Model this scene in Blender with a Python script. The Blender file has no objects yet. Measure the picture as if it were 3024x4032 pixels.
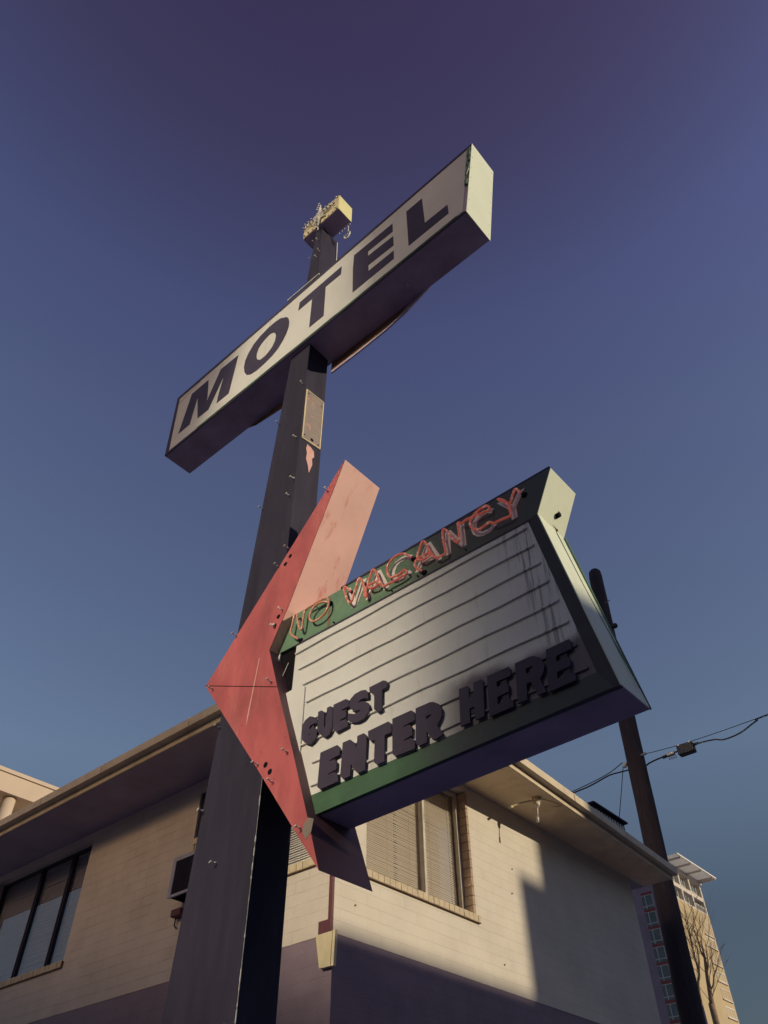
import bpy, bmesh, math, random
from mathutils import Vector, Matrix
from mathutils.geometry import tessellate_polygon

random.seed(7)
S = bpy.context.scene
COL = S.collection

# ---------------------------------------------------------------- camera
cam_data = bpy.data.cameras.new("camera")
cam = bpy.data.objects.new("camera", cam_data)
COL.objects.link(cam)
S.camera = cam
cam_data.sensor_fit = 'VERTICAL'
cam_data.sensor_height = 36.0
cam_data.lens = 36.0 * 3017.4 / 4032.0
cam_data.clip_start = 0.05
cam_data.clip_end = 3000.0
cam.matrix_world = Matrix(((0.75504, 0.46786, 0.45937, 0.0),
                           (0.65563, -0.53064, -0.53719, 0.0),
                           (-0.00757, 0.70678, -0.70739, 1.6),
                           (0, 0, 0, 1)))

# ---------------------------------------------------------------- sun, sky, exposure
SUN = Vector((0.886, 0.331, 0.326)).normalized()      # direction towards the sun
sun_data = bpy.data.lights.new("sun", 'SUN')
sun_data.energy = 3.05
sun_data.angle = math.radians(0.5)
sun_data.color = (1.0, 0.845, 0.61)
sun = bpy.data.objects.new("sun", sun_data)
COL.objects.link(sun)
sun.location = (30, 10, 30)
sun.rotation_euler = SUN.to_track_quat('Z', 'Y').to_euler()

W = bpy.data.worlds.new("World")
S.world = W
W.use_nodes = True
wn, wl = W.node_tree.nodes, W.node_tree.links
wn.clear()
sky = wn.new('ShaderNodeTexSky')
sky.sky_type = 'NISHITA'
sky.sun_disc = False
sky.sun_elevation = math.asin(SUN.z)
sky.sun_rotation = math.atan2(SUN.x, SUN.y)
sky.air_density = 1.0
sky.dust_density = 0.4
sky.ozone_density = 3.0
tc = wn.new('ShaderNodeTexCoord')
sep = wn.new('ShaderNodeSeparateXYZ')
wl.new(tc.outputs['Generated'], sep.inputs[0])
ramp = wn.new('ShaderNodeValToRGB')                   # evening tint of this sky: violet overhead, teal low down
ramp.color_ramp.elements[0].position = 0.0
ramp.color_ramp.elements[0].color = (0.20, 0.16, 0.14, 1)
ramp.color_ramp.elements[1].position = 1.0
ramp.color_ramp.elements[1].color = (0.68, 0.27, 0.38, 1)
for p_, c_ in ((0.28, (0.42, 0.35, 0.31)), (0.44, (0.93, 0.74, 0.64)), (0.74, (1.0, 0.70, 0.73)), (0.85, (0.94, 0.62, 0.74)), (0.94, (0.78, 0.38, 0.47))):
    e = ramp.color_ramp.elements.new(p_); e.color = (*c_, 1)
wl.new(sep.outputs['Z'], ramp.inputs['Fac'])
mul = wn.new('ShaderNodeMix'); mul.data_type = 'RGBA'; mul.blend_type = 'MULTIPLY'
mul.inputs['Factor'].default_value = 1.0
wl.new(sky.outputs[0], mul.inputs[6]); wl.new(ramp.outputs[0], mul.inputs[7])
bg = wn.new('ShaderNodeBackground'); bg.inputs['Strength'].default_value = 0.142
wo = wn.new('ShaderNodeOutputWorld')
wl.new(mul.outputs[2], bg.inputs['Color']); wl.new(bg.outputs[0], wo.inputs[0])

S.view_settings.view_transform = 'Standard'
S.view_settings.look = 'None'
S.view_settings.exposure = 0.0
S.view_settings.gamma = 1.0
S.cycles.use_denoising = True
S.cycles.use_guiding = True
S.cycles.use_surface_guiding = True
S.cycles.max_bounces = 8
S.cycles.diffuse_bounces = 4
S.cycles.caustics_reflective = True
S.cycles.blur_glossy = 0.0
S.cycles.sample_clamp_indirect = 12.0

# traced outlines, in metres: (x, z) on the plane each piece lies in
D = {'E': [(-2.932, 9.936), (-2.35, 9.923), (-2.351, 9.724), (-2.714, 9.742), (-2.713, 9.635), (-2.348, 9.608), (-2.347, 9.39), (-2.706, 9.409),
       (-2.704, 9.277), (-2.347, 9.272), (-2.349, 9.091), (-2.931, 9.086), (-2.941, 9.64)],
 'L': [(-2.15, 9.929), (-1.929, 9.931), (-1.922, 9.318), (-1.63, 9.308), (-1.63, 9.11), (-2.149, 9.107)],
 'M': [(-5.894, 9.1), (-5.837, 9.884), (-5.498, 9.884), (-5.418, 9.458), (-5.409, 9.335), (-5.258, 9.892), (-4.915, 9.879), (-4.94, 9.088),
       (-5.161, 9.085), (-5.165, 9.231), (-5.143, 9.634), (-5.316, 9.093), (-5.523, 9.102), (-5.659, 9.647), (-5.675, 9.106)],
 'O': [(-4.033, 9.81), (-3.995, 9.745), (-3.967, 9.637), (-3.963, 9.522), (-3.985, 9.404), (-4.036, 9.294), (-4.1, 9.201), (-4.194, 9.137),
       (-4.318, 9.104), (-4.446, 9.088), (-4.556, 9.113), (-4.634, 9.174), (-4.695, 9.287), (-4.731, 9.426), (-4.733, 9.575), (-4.692, 9.702),
       (-4.621, 9.816), (-4.52, 9.885), (-4.387, 9.928), (-4.264, 9.937), (-4.152, 9.911)],
 'O_hole': [(-4.244, 9.688), (-4.202, 9.623), (-4.184, 9.549), (-4.187, 9.444), (-4.224, 9.351), (-4.282, 9.297), (-4.343, 9.271), (-4.418, 9.28),
            (-4.473, 9.335), (-4.505, 9.415), (-4.514, 9.506), (-4.496, 9.604), (-4.444, 9.669), (-4.369, 9.709), (-4.303, 9.721)],
 'T': [(-3.817, 9.902), (-3.126, 9.926), (-3.131, 9.741), (-3.375, 9.744), (-3.365, 9.095), (-3.588, 9.093), (-3.593, 9.725), (-3.824, 9.72)],
 'arrow': [(-2.911, 6.322), (-3.305, 5.872), (-3.974, 5.121), (-4.286, 4.77), (-4.058, 4.483), (-3.581, 3.888), (-3.223, 3.43), (-2.972, 3.111),
           (-3.074, 3.4), (-3.255, 3.891), (-3.456, 4.415), (-3.587, 4.776), (-3.498, 4.955), (-3.44, 5.059)],
 'band': [(-3.466, 5.06), (-2.97, 5.047), (-1.245, 5.05), (-1.389, 4.756), (-1.455, 4.738), (-3.391, 4.772), (-3.581, 4.778)],
 'box': [(-6.199, 10.112), (-1.225, 10.24), (-1.442, 8.866), (-6.079, 8.816)],
 'face': [(-6.137, 10.043), (-1.283, 10.184), (-1.476, 8.908), (-6.013, 8.862)],
 'holes_arrow': [(-3.491, 3.872), (-3.443, 3.811), (-3.465, 5.599), (-3.512, 5.543), (-3.526, 5.04), (-3.556, 4.973)],
 'let': [('G', 'GUEST',
          [(-3.241, 4.023), (-3.24, 4.075), (-3.217, 4.101), (-3.176, 4.113), (-3.137, 4.092), (-3.108, 4.064), (-3.108, 4.042), (-3.134, 4.045),
           (-3.158, 4.047), (-3.174, 4.036), (-3.173, 4.021), (-3.131, 4.016), (-3.106, 3.997), (-3.105, 3.945), (-3.125, 3.929), (-3.162, 3.915),
           (-3.203, 3.939), (-3.236, 3.974)],
          [(-3.176, 3.992), (-3.167, 3.985), (-3.169, 3.979), (-3.175, 3.979)]),
         ('U', 'GUEST',
          [(-3.104, 4.115), (-3.076, 4.115), (-3.054, 4.098), (-3.048, 4.079), (-3.045, 3.983), (-3.032, 3.995), (-3.027, 4.114), (-2.998, 4.114),
           (-2.977, 4.099), (-2.973, 4.031), (-2.977, 3.949), (-2.996, 3.924), (-3.03, 3.916), (-3.067, 3.943), (-3.104, 3.982)],
          None),
         ('E', 'GUEST',
          [(-2.971, 4.113), (-2.867, 4.112), (-2.84, 4.092), (-2.842, 4.052), (-2.908, 4.05), (-2.876, 4.038), (-2.863, 4.019), (-2.863, 3.989),
           (-2.91, 3.983), (-2.913, 3.979), (-2.873, 3.974), (-2.843, 3.949), (-2.843, 3.921), (-2.938, 3.915), (-2.97, 3.949)],
          None),
         ('S', 'GUEST',
          [(-2.683, 4.08), (-2.705, 4.109), (-2.742, 4.119), (-2.793, 4.116), (-2.829, 4.095), (-2.839, 4.063), (-2.83, 4.031), (-2.801, 4.004),
           (-2.767, 3.993), (-2.739, 3.987), (-2.767, 3.977), (-2.8, 3.982), (-2.843, 4.004), (-2.847, 3.959), (-2.81, 3.932), (-2.766, 3.918),
           (-2.717, 3.921), (-2.682, 3.948), (-2.671, 3.982), (-2.685, 4.013), (-2.718, 4.037), (-2.768, 4.048), (-2.741, 4.057), (-2.716, 4.055),
           (-2.684, 4.045)],
          None),
         ('T', 'GUEST',
          [(-2.674, 4.113), (-2.565, 4.115), (-2.543, 4.103), (-2.532, 4.083), (-2.539, 4.058), (-2.575, 4.055), (-2.577, 3.941), (-2.572, 3.925),
           (-2.606, 3.919), (-2.636, 3.95), (-2.635, 4.056), (-2.655, 4.064), (-2.673, 4.088)],
          None),
         ('E', 'ENTER',
          [(-3.064, 3.826), (-2.926, 3.827), (-2.905, 3.804), (-2.903, 3.76), (-2.986, 3.75), (-2.984, 3.746), (-2.947, 3.743), (-2.926, 3.721),
           (-2.927, 3.674), (-2.992, 3.669), (-2.991, 3.664), (-2.94, 3.664), (-2.913, 3.641), (-2.909, 3.598), (-3.051, 3.595), (-3.075, 3.616)],
          None),
         ('N', 'ENTER',
          [(-2.881, 3.826), (-2.823, 3.825), (-2.793, 3.797), (-2.767, 3.751), (-2.766, 3.826), (-2.715, 3.826), (-2.693, 3.802), (-2.703, 3.598),
           (-2.756, 3.596), (-2.777, 3.617), (-2.812, 3.669), (-2.816, 3.599), (-2.869, 3.598), (-2.893, 3.624)],
          None),
         ('T', 'ENTER',
          [(-2.682, 3.826), (-2.529, 3.83), (-2.504, 3.805), (-2.505, 3.758), (-2.557, 3.756), (-2.562, 3.599), (-2.615, 3.599), (-2.636, 3.62),
           (-2.631, 3.755), (-2.662, 3.758), (-2.68, 3.778)],
          None),
         ('E', 'ENTER',
          [(-2.498, 3.835), (-2.36, 3.835), (-2.338, 3.814), (-2.337, 3.767), (-2.421, 3.759), (-2.421, 3.754), (-2.384, 3.755), (-2.358, 3.731),
           (-2.361, 3.684), (-2.424, 3.676), (-2.423, 3.672), (-2.368, 3.67), (-2.341, 3.647), (-2.345, 3.6), (-2.483, 3.603), (-2.502, 3.623)],
          None),
         ('R', 'ENTER',
          [(-2.328, 3.834), (-2.229, 3.833), (-2.201, 3.824), (-2.169, 3.799), (-2.149, 3.755), (-2.157, 3.717), (-2.188, 3.68), (-2.172, 3.646),
           (-2.151, 3.612), (-2.205, 3.602), (-2.231, 3.623), (-2.242, 3.631), (-2.259, 3.669), (-2.263, 3.607), (-2.317, 3.604), (-2.338, 3.626)],
          [(-2.258, 3.759), (-2.222, 3.758), (-2.233, 3.744), (-2.259, 3.743)]),
         ('H', 'HERE',
          [(-2.029, 3.833), (-1.971, 3.829), (-1.966, 3.815), (-1.968, 3.758), (-1.939, 3.756), (-1.934, 3.831), (-1.88, 3.832), (-1.872, 3.818),
           (-1.887, 3.616), (-1.943, 3.616), (-1.943, 3.693), (-1.973, 3.693), (-1.977, 3.614), (-2.039, 3.616)],
          None),
         ('E', 'HERE',
          [(-1.845, 3.833), (-1.708, 3.833), (-1.7, 3.815), (-1.703, 3.778), (-1.791, 3.777), (-1.794, 3.746), (-1.735, 3.747), (-1.723, 3.73),
           (-1.727, 3.693), (-1.797, 3.691), (-1.802, 3.65), (-1.723, 3.652), (-1.708, 3.634), (-1.713, 3.602), (-1.858, 3.602)],
          None),
         ('R', 'HERE',
          [(-1.669, 3.834), (-1.577, 3.835), (-1.553, 3.827), (-1.522, 3.804), (-1.502, 3.754), (-1.52, 3.711), (-1.542, 3.69), (-1.52, 3.608),
           (-1.566, 3.606), (-1.595, 3.694), (-1.62, 3.694), (-1.63, 3.608), (-1.686, 3.607)],
          [(-1.613, 3.777), (-1.571, 3.778), (-1.582, 3.751), (-1.614, 3.749)]),
         ('E', 'HERE',
          [(-1.482, 3.832), (-1.347, 3.835), (-1.34, 3.818), (-1.345, 3.777), (-1.433, 3.773), (-1.438, 3.741), (-1.375, 3.744), (-1.363, 3.722),
           (-1.368, 3.688), (-1.445, 3.685), (-1.449, 3.647), (-1.361, 3.652), (-1.351, 3.632), (-1.357, 3.602), (-1.508, 3.6)],
          None)],
 'lowband': [(-3.151, 3.598), (-3.109, 3.47)],
 'nANCY': [(-2.241, 4.785), (-2.267, 4.82), (-2.271, 4.864), (-2.249, 4.88), (-2.208, 4.88), (-2.16, 4.881), (-2.144, 4.858), (-2.18, 4.847),
           (-2.22, 4.852), (-2.247, 4.879), (-2.25, 4.905), (-2.23, 4.951), (-2.207, 4.999), (-2.186, 4.998), (-2.173, 4.965), (-2.152, 4.904),
           (-2.128, 4.843), (-2.099, 4.806), (-2.065, 4.798), (-2.03, 4.804), (-2.029, 4.847), (-2.037, 4.928), (-2.034, 4.996), (-2.02, 5.002),
           (-2.0, 4.969), (-1.966, 4.89), (-1.941, 4.84), (-1.918, 4.84), (-1.912, 4.911), (-1.914, 4.987), (-1.903, 4.984), (-1.888, 4.968),
           (-1.849, 4.973), (-1.812, 4.97), (-1.765, 4.96), (-1.713, 4.955), (-1.68, 4.952), (-1.674, 4.973), (-1.693, 4.996), (-1.729, 5.0),
           (-1.767, 4.992), (-1.802, 4.966), (-1.823, 4.943), (-1.825, 4.909), (-1.807, 4.871), (-1.779, 4.844), (-1.748, 4.839), (-1.716, 4.845),
           (-1.69, 4.849), (-1.671, 4.837), (-1.658, 4.82), (-1.608, 4.816), (-1.538, 4.808), (-1.535, 4.844), (-1.539, 4.899), (-1.565, 4.943),
           (-1.604, 4.993), (-1.568, 4.961), (-1.531, 4.903), (-1.507, 4.944), (-1.48, 4.991), (-1.466, 4.986), (-1.455, 4.957)],
 'nN': [(-3.36, 4.791), (-3.414, 4.854), (-3.409, 4.935), (-3.392, 5.003), (-3.369, 5.0), (-3.352, 4.932), (-3.321, 4.848), (-3.304, 4.85),
        (-3.294, 4.928), (-3.284, 4.995), (-3.213, 5.003), (-3.119, 5.006), (-3.076, 5.0), (-3.049, 4.962), (-3.049, 4.908), (-3.073, 4.87),
        (-3.126, 4.848), (-3.182, 4.85), (-3.216, 4.871), (-3.233, 4.908), (-3.223, 4.951), (-3.183, 4.983), (-3.127, 4.988), (-3.079, 4.969)],
 'nVAC': [(-2.857, 4.95), (-2.887, 4.995), (-2.902, 4.992), (-2.891, 4.944), (-2.868, 4.876), (-2.845, 4.838), (-2.822, 4.844), (-2.807, 4.893),
          (-2.785, 4.944), (-2.767, 4.996), (-2.747, 4.993), (-2.729, 4.959), (-2.714, 4.897), (-2.711, 4.842), (-2.701, 4.808), (-2.691, 4.824),
          (-2.699, 4.867), (-2.673, 4.893), (-2.629, 4.892), (-2.596, 4.888), (-2.574, 4.867), (-2.596, 4.852), (-2.634, 4.853), (-2.664, 4.865),
          (-2.681, 4.905), (-2.67, 4.937), (-2.654, 4.982), (-2.635, 5.006), (-2.615, 4.993), (-2.596, 4.944), (-2.574, 4.878), (-2.553, 4.829),
          (-2.527, 4.808), (-2.5, 4.81), (-2.437, 4.808), (-2.385, 4.81), (-2.346, 4.818), (-2.346, 4.836), (-2.368, 4.856), (-2.395, 4.842),
          (-2.436, 4.842), (-2.473, 4.851), (-2.502, 4.891), (-2.509, 4.937), (-2.495, 4.978), (-2.459, 5.006), (-2.416, 5.011), (-2.374, 5.002),
          (-2.343, 4.978), (-2.318, 4.942)],
 'pA': [(-2.738, 4.82), (-2.639, 5.021), (-2.599, 5.018), (-2.524, 4.828), (-2.572, 4.819), (-2.588, 4.86), (-2.675, 4.876), (-2.702, 4.819)],
 'pA2': [(-2.305, 4.821), (-2.211, 5.005), (-2.166, 5.012), (-2.085, 4.818), (-2.125, 4.808), (-2.142, 4.847), (-2.236, 4.865), (-2.27, 4.811)],
 'pA2_hole': [(-2.192, 4.95), (-2.222, 4.903), (-2.164, 4.892)],
 'pA_hole': [(-2.615, 4.968), (-2.649, 4.905), (-2.596, 4.898)],
 'pC': [(-2.316, 4.983), (-2.351, 5.008), (-2.412, 5.021), (-2.467, 5.007), (-2.5, 4.963), (-2.512, 4.922), (-2.502, 4.874), (-2.476, 4.839),
        (-2.434, 4.82), (-2.382, 4.823), (-2.329, 4.842), (-2.349, 4.873), (-2.391, 4.859), (-2.439, 4.854), (-2.47, 4.882), (-2.474, 4.927),
        (-2.457, 4.966), (-2.424, 4.982), (-2.376, 4.983), (-2.338, 4.951)],
 'pC2': [(-1.665, 4.986), (-1.689, 5.0), (-1.75, 5.017), (-1.801, 5.001), (-1.837, 4.964), (-1.848, 4.917), (-1.837, 4.868), (-1.809, 4.833),
         (-1.765, 4.812), (-1.713, 4.814), (-1.658, 4.843), (-1.682, 4.858), (-1.719, 4.844), (-1.765, 4.85), (-1.799, 4.879), (-1.805, 4.919),
         (-1.793, 4.953), (-1.756, 4.972), (-1.718, 4.976), (-1.682, 4.955)],
 'pN': [(-2.054, 4.819), (-2.047, 5.014), (-2.002, 5.014), (-1.945, 4.909), (-1.937, 5.022), (-1.893, 5.006), (-1.893, 4.815), (-1.933, 4.813),
        (-2.009, 4.939), (-2.014, 4.815)],
 'pV': [(-2.905, 4.998), (-2.882, 5.017), (-2.829, 4.895), (-2.772, 5.021), (-2.724, 5.013), (-2.813, 4.821), (-2.858, 4.818)],
 'pY': [(-1.638, 5.012), (-1.589, 5.009), (-1.555, 4.955), (-1.536, 4.934), (-1.485, 5.002), (-1.433, 5.009), (-1.512, 4.891), (-1.513, 4.81),
        (-1.554, 4.811), (-1.559, 4.896)],
 'panel': [(-3.39, 4.759), (-2.174, 4.747), (-1.455, 4.738), (-1.256, 3.613), (-2.425, 3.604), (-3.152, 3.597), (-3.266, 3.88), (-3.443, 4.394),
           (-3.398, 4.388)],
 'patch': [(-3.443, 4.394), (-3.295, 4.401), (-3.26, 4.371), (-3.26, 3.874)],
 'star_box': [(-3.955, 11.778), (-3.29, 11.785), (-3.29, 12.2), (-3.955, 12.19)],
 'stud_arrow': [(-3.087, 6.067), (-3.494, 5.696), (-3.596, 5.562), (-3.488, 5.084), (-3.557, 4.962), (-3.998, 5.098), (-4.185, 4.705),
                (-3.522, 4.481), (-3.301, 3.891), (-3.561, 3.896), (-3.406, 3.73), (-3.135, 3.379)],
 'stud_pylon': [(-3.645, 8.124), (-3.645, 7.271), (-3.947, 7.718), (-3.719, 11.747), (-3.663, 11.395), (-3.752, 11.428), (-3.649, 10.9),
                (-3.79, 10.96), (-3.498, 11.029), (-3.651, 6.469), (-3.577, 6.674), (-4.009, 6.545), (-4.159, 4.398), (-4.189, 3.801),
                (-4.188, 3.803), (-3.951, 3.415)],
 'tree': [[(-20.77, 55.0, 12.44), (-20.75, 55.0, 13.2), (-20.65, 55.0, 14.15), (-20.54, 55.0, 15.12), (-20.41, 55.0, 15.96), (-20.37, 55.0, 16.52),
           (-20.29, 55.0, 17.14)],
          [(-20.65, 55.0, 14.15), (-20.35, 55.0, 14.44), (-20.14, 55.0, 14.9), (-19.87, 55.0, 15.26)],
          [(-20.54, 55.0, 15.12), (-20.32, 55.0, 15.54), (-20.2, 55.0, 16.18), (-20.08, 55.0, 16.84)],
          [(-21.56, 55.0, 12.14), (-21.41, 55.0, 13.53), (-21.28, 55.0, 14.59), (-21.03, 55.0, 15.2), (-21.03, 55.0, 15.87), (-21.01, 55.0, 16.64),
           (-21.01, 55.0, 17.66), (-20.98, 55.0, 18.47)],
          [(-21.03, 55.0, 15.2), (-20.8, 55.0, 15.93), (-20.7, 55.0, 16.53)], [(-21.01, 55.0, 16.64), (-20.96, 55.0, 17.11), (-20.91, 55.0, 17.96)],
          [(-20.41, 55.0, 15.96), (-20.53, 55.0, 16.4), (-20.54, 55.0, 17.03), (-20.63, 55.0, 17.64)]]}

# ---------------------------------------------------------------- materials
def mat(name, base, rough=0.6, var=0.0, scale=3.0, metal=0.0, stretch=(1, 1, 1), bump=0.0, bscale=40.0, spec=0.35,
        stain=None, stain_amt=0.0, stain_scale=2.0, stain_stretch=(1, 1, 1), stain_lo=0.5, stain_hi=0.62, brick=None,
        emit=None, emit_s=0.0):
    m = bpy.data.materials.new(name)
    m.use_nodes = True
    n, l = m.node_tree.nodes, m.node_tree.links
    b = n['Principled BSDF']
    b.inputs['Roughness'].default_value = rough
    b.inputs['Metallic'].default_value = metal
    b.inputs['Specular IOR Level'].default_value = spec
    b.inputs['Base Color'].default_value = (*base, 1)
    geo = n.new('ShaderNodeNewGeometry')
    col = None

    def mapped(st):
        mp = n.new('ShaderNodeMapping')
        mp.inputs['Scale'].default_value = st
        l.new(geo.outputs['Position'], mp.inputs['Vector'])
        return mp.outputs[0]

    def mix(mode, f, a, bb):
        x = n.new('ShaderNodeMix'); x.data_type = 'RGBA'; x.blend_type = mode
        for sock, v in ((x.inputs['Factor'], f), (x.inputs[6], a), (x.inputs[7], bb)):
            if isinstance(v, bpy.types.NodeSocket):
                l.new(v, sock)
            elif isinstance(v, (tuple, list)):
                sock.default_value = (*v[:3], 1)
            else:
                sock.default_value = v
        return x.outputs[2]
    col = base
    bumps = []
    if var > 0:
        t = n.new('ShaderNodeTexNoise'); t.inputs['Scale'].default_value = scale
        t.inputs['Detail'].default_value = 6; t.inputs['Roughness'].default_value = 0.62
        l.new(mapped(stretch), t.inputs['Vector'])
        r = n.new('ShaderNodeMapRange')
        r.inputs['From Min'].default_value = 0.3; r.inputs['From Max'].default_value = 0.7
        r.inputs['To Min'].default_value = 1 - var; r.inputs['To Max'].default_value = 1 + var * 0.5
        l.new(t.outputs['Fac'], r.inputs['Value'])
        h = n.new('ShaderNodeVectorMath'); h.operation = 'SCALE'
        h.inputs[0].default_value = base
        l.new(r.outputs[0], h.inputs['Scale'])
        col = h.outputs[0]
    if stain:
        t = n.new('ShaderNodeTexNoise'); t.inputs['Scale'].default_value = stain_scale
        t.inputs['Detail'].default_value = 8; t.inputs['Roughness'].default_value = 0.7
        l.new(mapped(stain_stretch), t.inputs['Vector'])
        r = n.new('ShaderNodeMapRange')
        r.inputs['From Min'].default_value = stain_lo; r.inputs['From Max'].default_value = stain_hi
        r.inputs['To Max'].default_value = stain_amt
        l.new(t.outputs['Fac'], r.inputs['Value'])
        col = mix('MIX', r.outputs[0], col, stain)
    if brick:
        ax, bw, bh, mort, mcol, off = brick
        sp = n.new('ShaderNodeSeparateXYZ'); l.new(geo.outputs['Position'], sp.inputs[0])
        cb = n.new('ShaderNodeCombineXYZ')
        l.new(sp.outputs[ax], cb.inputs[0]); l.new(sp.outputs['Z'], cb.inputs[1])
        # wobble so the joints are not ruler straight
        wt = n.new('ShaderNodeTexNoise'); wt.inputs['Scale'].default_value = 7.0
        l.new(geo.outputs['Position'], wt.inputs['Vector'])
        ws = n.new('ShaderNodeVectorMath'); ws.operation = 'SCALE'; ws.inputs['Scale'].default_value = 0.012
        l.new(wt.outputs['Color'], ws.inputs[0])
        ad = n.new('ShaderNodeVectorMath'); ad.operation = 'ADD'
        l.new(cb.outputs[0], ad.inputs[0]); l.new(ws.outputs[0], ad.inputs[1])
        ad2 = n.new('ShaderNodeVectorMath'); ad2.operation = 'ADD'; ad2.inputs[1].default_value = (off[0], off[1], 0)
        l.new(ad.outputs[0], ad2.inputs[0])
        br = n.new('ShaderNodeTexBrick')
        br.inputs['Scale'].default_value = 1.0
        br.inputs['Brick Width'].default_value = bw; br.inputs['Row Height'].default_value = bh
        br.inputs['Mortar Size'].default_value = mort; br.inputs['Mortar Smooth'].default_value = 0.35
        br.inputs['Color1'].default_value = (1.0, 1.0, 1.0, 1); br.inputs['Color2'].default_value = (0.95, 0.94, 0.93, 1)
        br.inputs['Mortar'].default_value = (*mcol, 1)
        l.new(ad2.outputs[0], br.inputs['Vector'])
        # the joints fade in and out where paint has filled them
        jn = n.new('ShaderNodeTexNoise'); jn.inputs['Scale'].default_value = 2.6; jn.inputs['Detail'].default_value = 3
        l.new(geo.outputs['Position'], jn.inputs['Vector'])
        jr = n.new('ShaderNodeMapRange'); jr.inputs['From Min'].default_value = 0.38; jr.inputs['From Max'].default_value = 0.62
        jr.inputs['To Min'].default_value = 0.15; jr.inputs['To Max'].default_value = 0.95
        l.new(jn.outputs['Fac'], jr.inputs['Value'])
        col = mix('MULTIPLY', jr.outputs[0], col, br.outputs['Color'])
        bumps.append((br.outputs['Fac'], -0.55, 0.005))
    if not isinstance(col, tuple):
        l.new(col, b.inputs['Base Color'])
    prev = None
    if bump > 0:
        t = n.new('ShaderNodeTexNoise'); t.inputs['Scale'].default_value = bscale; t.inputs['Detail'].default_value = 5
        l.new(mapped((1, 1, 1)), t.inputs['Vector'])
        bumps.append((t.outputs['Fac'], bump, 0.01))
    for f, st, dist in bumps:
        bp = n.new('ShaderNodeBump')
        bp.inputs['Strength'].default_value = abs(st); bp.inputs['Distance'].default_value = dist
        bp.invert = st < 0
        l.new(f, bp.inputs['Height'])
        if prev:
            l.new(prev, bp.inputs['Normal'])
        prev = bp.outputs[0]
    if prev:
        l.new(prev, b.inputs['Normal'])
    if emit:
        b.inputs['Emission Color'].default_value = (*emit, 1)
        b.inputs['Emission Strength'].default_value = emit_s
    return m


def mat_glass(name, tint=(1, 1, 1), ior=1.5):
    m = bpy.data.materials.new(name); m.use_nodes = True
    n, l = m.node_tree.nodes, m.node_tree.links
    n.clear()
    o = n.new('ShaderNodeOutputMaterial'); mx = n.new('ShaderNodeMixShader')
    t = n.new('ShaderNodeBsdfTransparent'); t.inputs[0].default_value = (*tint, 1)
    g = n.new('ShaderNodeBsdfGlossy'); g.inputs['Roughness'].default_value = 0.02
    f = n.new('ShaderNodeLayerWeight'); f.inputs['Blend'].default_value = 0.5
    p5 = n.new('ShaderNodeMath'); p5.operation = 'POWER'; p5.inputs[1].default_value = 4.0
    l.new(f.outputs['Facing'], p5.inputs[0])
    f = n.new('ShaderNodeMath'); f.operation = 'MULTIPLY_ADD'; f.inputs[1].default_value = 0.95; f.inputs[2].default_value = 0.05
    l.new(p5.outputs[0], f.inputs[0])
    l.new(f.outputs[0], mx.inputs[0]); l.new(t.outputs[0], mx.inputs[1]); l.new(g.outputs[0], mx.inputs[2])
    l.new(mx.outputs[0], o.inputs[0])
    return m


M = {}
M['face'] = mat('white_sign_face', (0.74, 0.72, 0.68), 0.45, 0.10, 1.2, stain=(0.42, 0.35, 0.28), stain_amt=0.35, stain_scale=1.5,
                stain_stretch=(1, 1, 0.5), stain_lo=0.56, stain_hi=0.8, bump=0.08, bscale=6)
M['panel'] = mat('white_reader_panel', (0.74, 0.72, 0.70), 0.42, 0.09, 2.0, stain=(0.34, 0.26, 0.22), stain_amt=0.55, stain_scale=6.0,
                 stain_stretch=(2.2, 1, 0.35), stain_lo=0.58, stain_hi=0.76, bump=0.05, bscale=5)
M['dark'] = mat('dark_painted_steel', (0.52, 0.42, 0.56), 0.6, 0.25, 3.0, bump=0.12, bscale=25, spec=0.2)
M['pylon'] = mat('black_painted_pylon', (0.038, 0.034, 0.058), 0.65, 0.30, 2.5, stretch=(3, 3, 0.5), stain=(0.13, 0.11, 0.11),
                 stain_amt=0.5, stain_scale=5, stain_stretch=(3, 3, 0.35), stain_lo=0.62, stain_hi=0.76, bump=0.15, bscale=18, spec=0.12)
M['letter'] = mat('black_letter_paint', (0.060, 0.047, 0.080), 0.5, 0.15, 6, spec=0.25)
M['green'] = mat('green_painted_steel', (0.145, 0.255, 0.165), 0.5, 0.22, 4, stain=(0.40, 0.42, 0.24), stain_amt=0.45, stain_scale=7,
                 stain_stretch=(1.5, 1, 1), stain_lo=0.57, stain_hi=0.80, bump=0.1, bscale=20)
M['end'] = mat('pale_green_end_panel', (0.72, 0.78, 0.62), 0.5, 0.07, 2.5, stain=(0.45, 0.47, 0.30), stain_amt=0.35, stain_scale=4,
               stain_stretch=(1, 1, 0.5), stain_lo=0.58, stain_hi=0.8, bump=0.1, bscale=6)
M['red'] = mat('red_painted_steel', (0.52, 0.118, 0.125), 0.5, 0.34, 2.4, stretch=(1.4, 1, 0.6), stain=(0.64, 0.30, 0.24), stain_amt=0.38,
               stain_scale=3.0, stain_stretch=(2.5, 1, 0.6), stain_lo=0.52, stain_hi=0.75, bump=0.1, bscale=7)
M['redfade'] = mat('sun_bleached_red_steel', (0.70, 0.40, 0.34), 0.55, 0.10, 2.5, stain=(0.52, 0.12, 0.10), stain_amt=0.8, stain_scale=3.2,
                   stain_stretch=(1, 2.6, 0.9), stain_lo=0.56, stain_hi=0.68, bump=0.12, bscale=7)
M['arrow_side'] = mat('dark_maroon_arrow_side', (0.15, 0.075, 0.09), 0.55, 0.2, 4)
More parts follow.
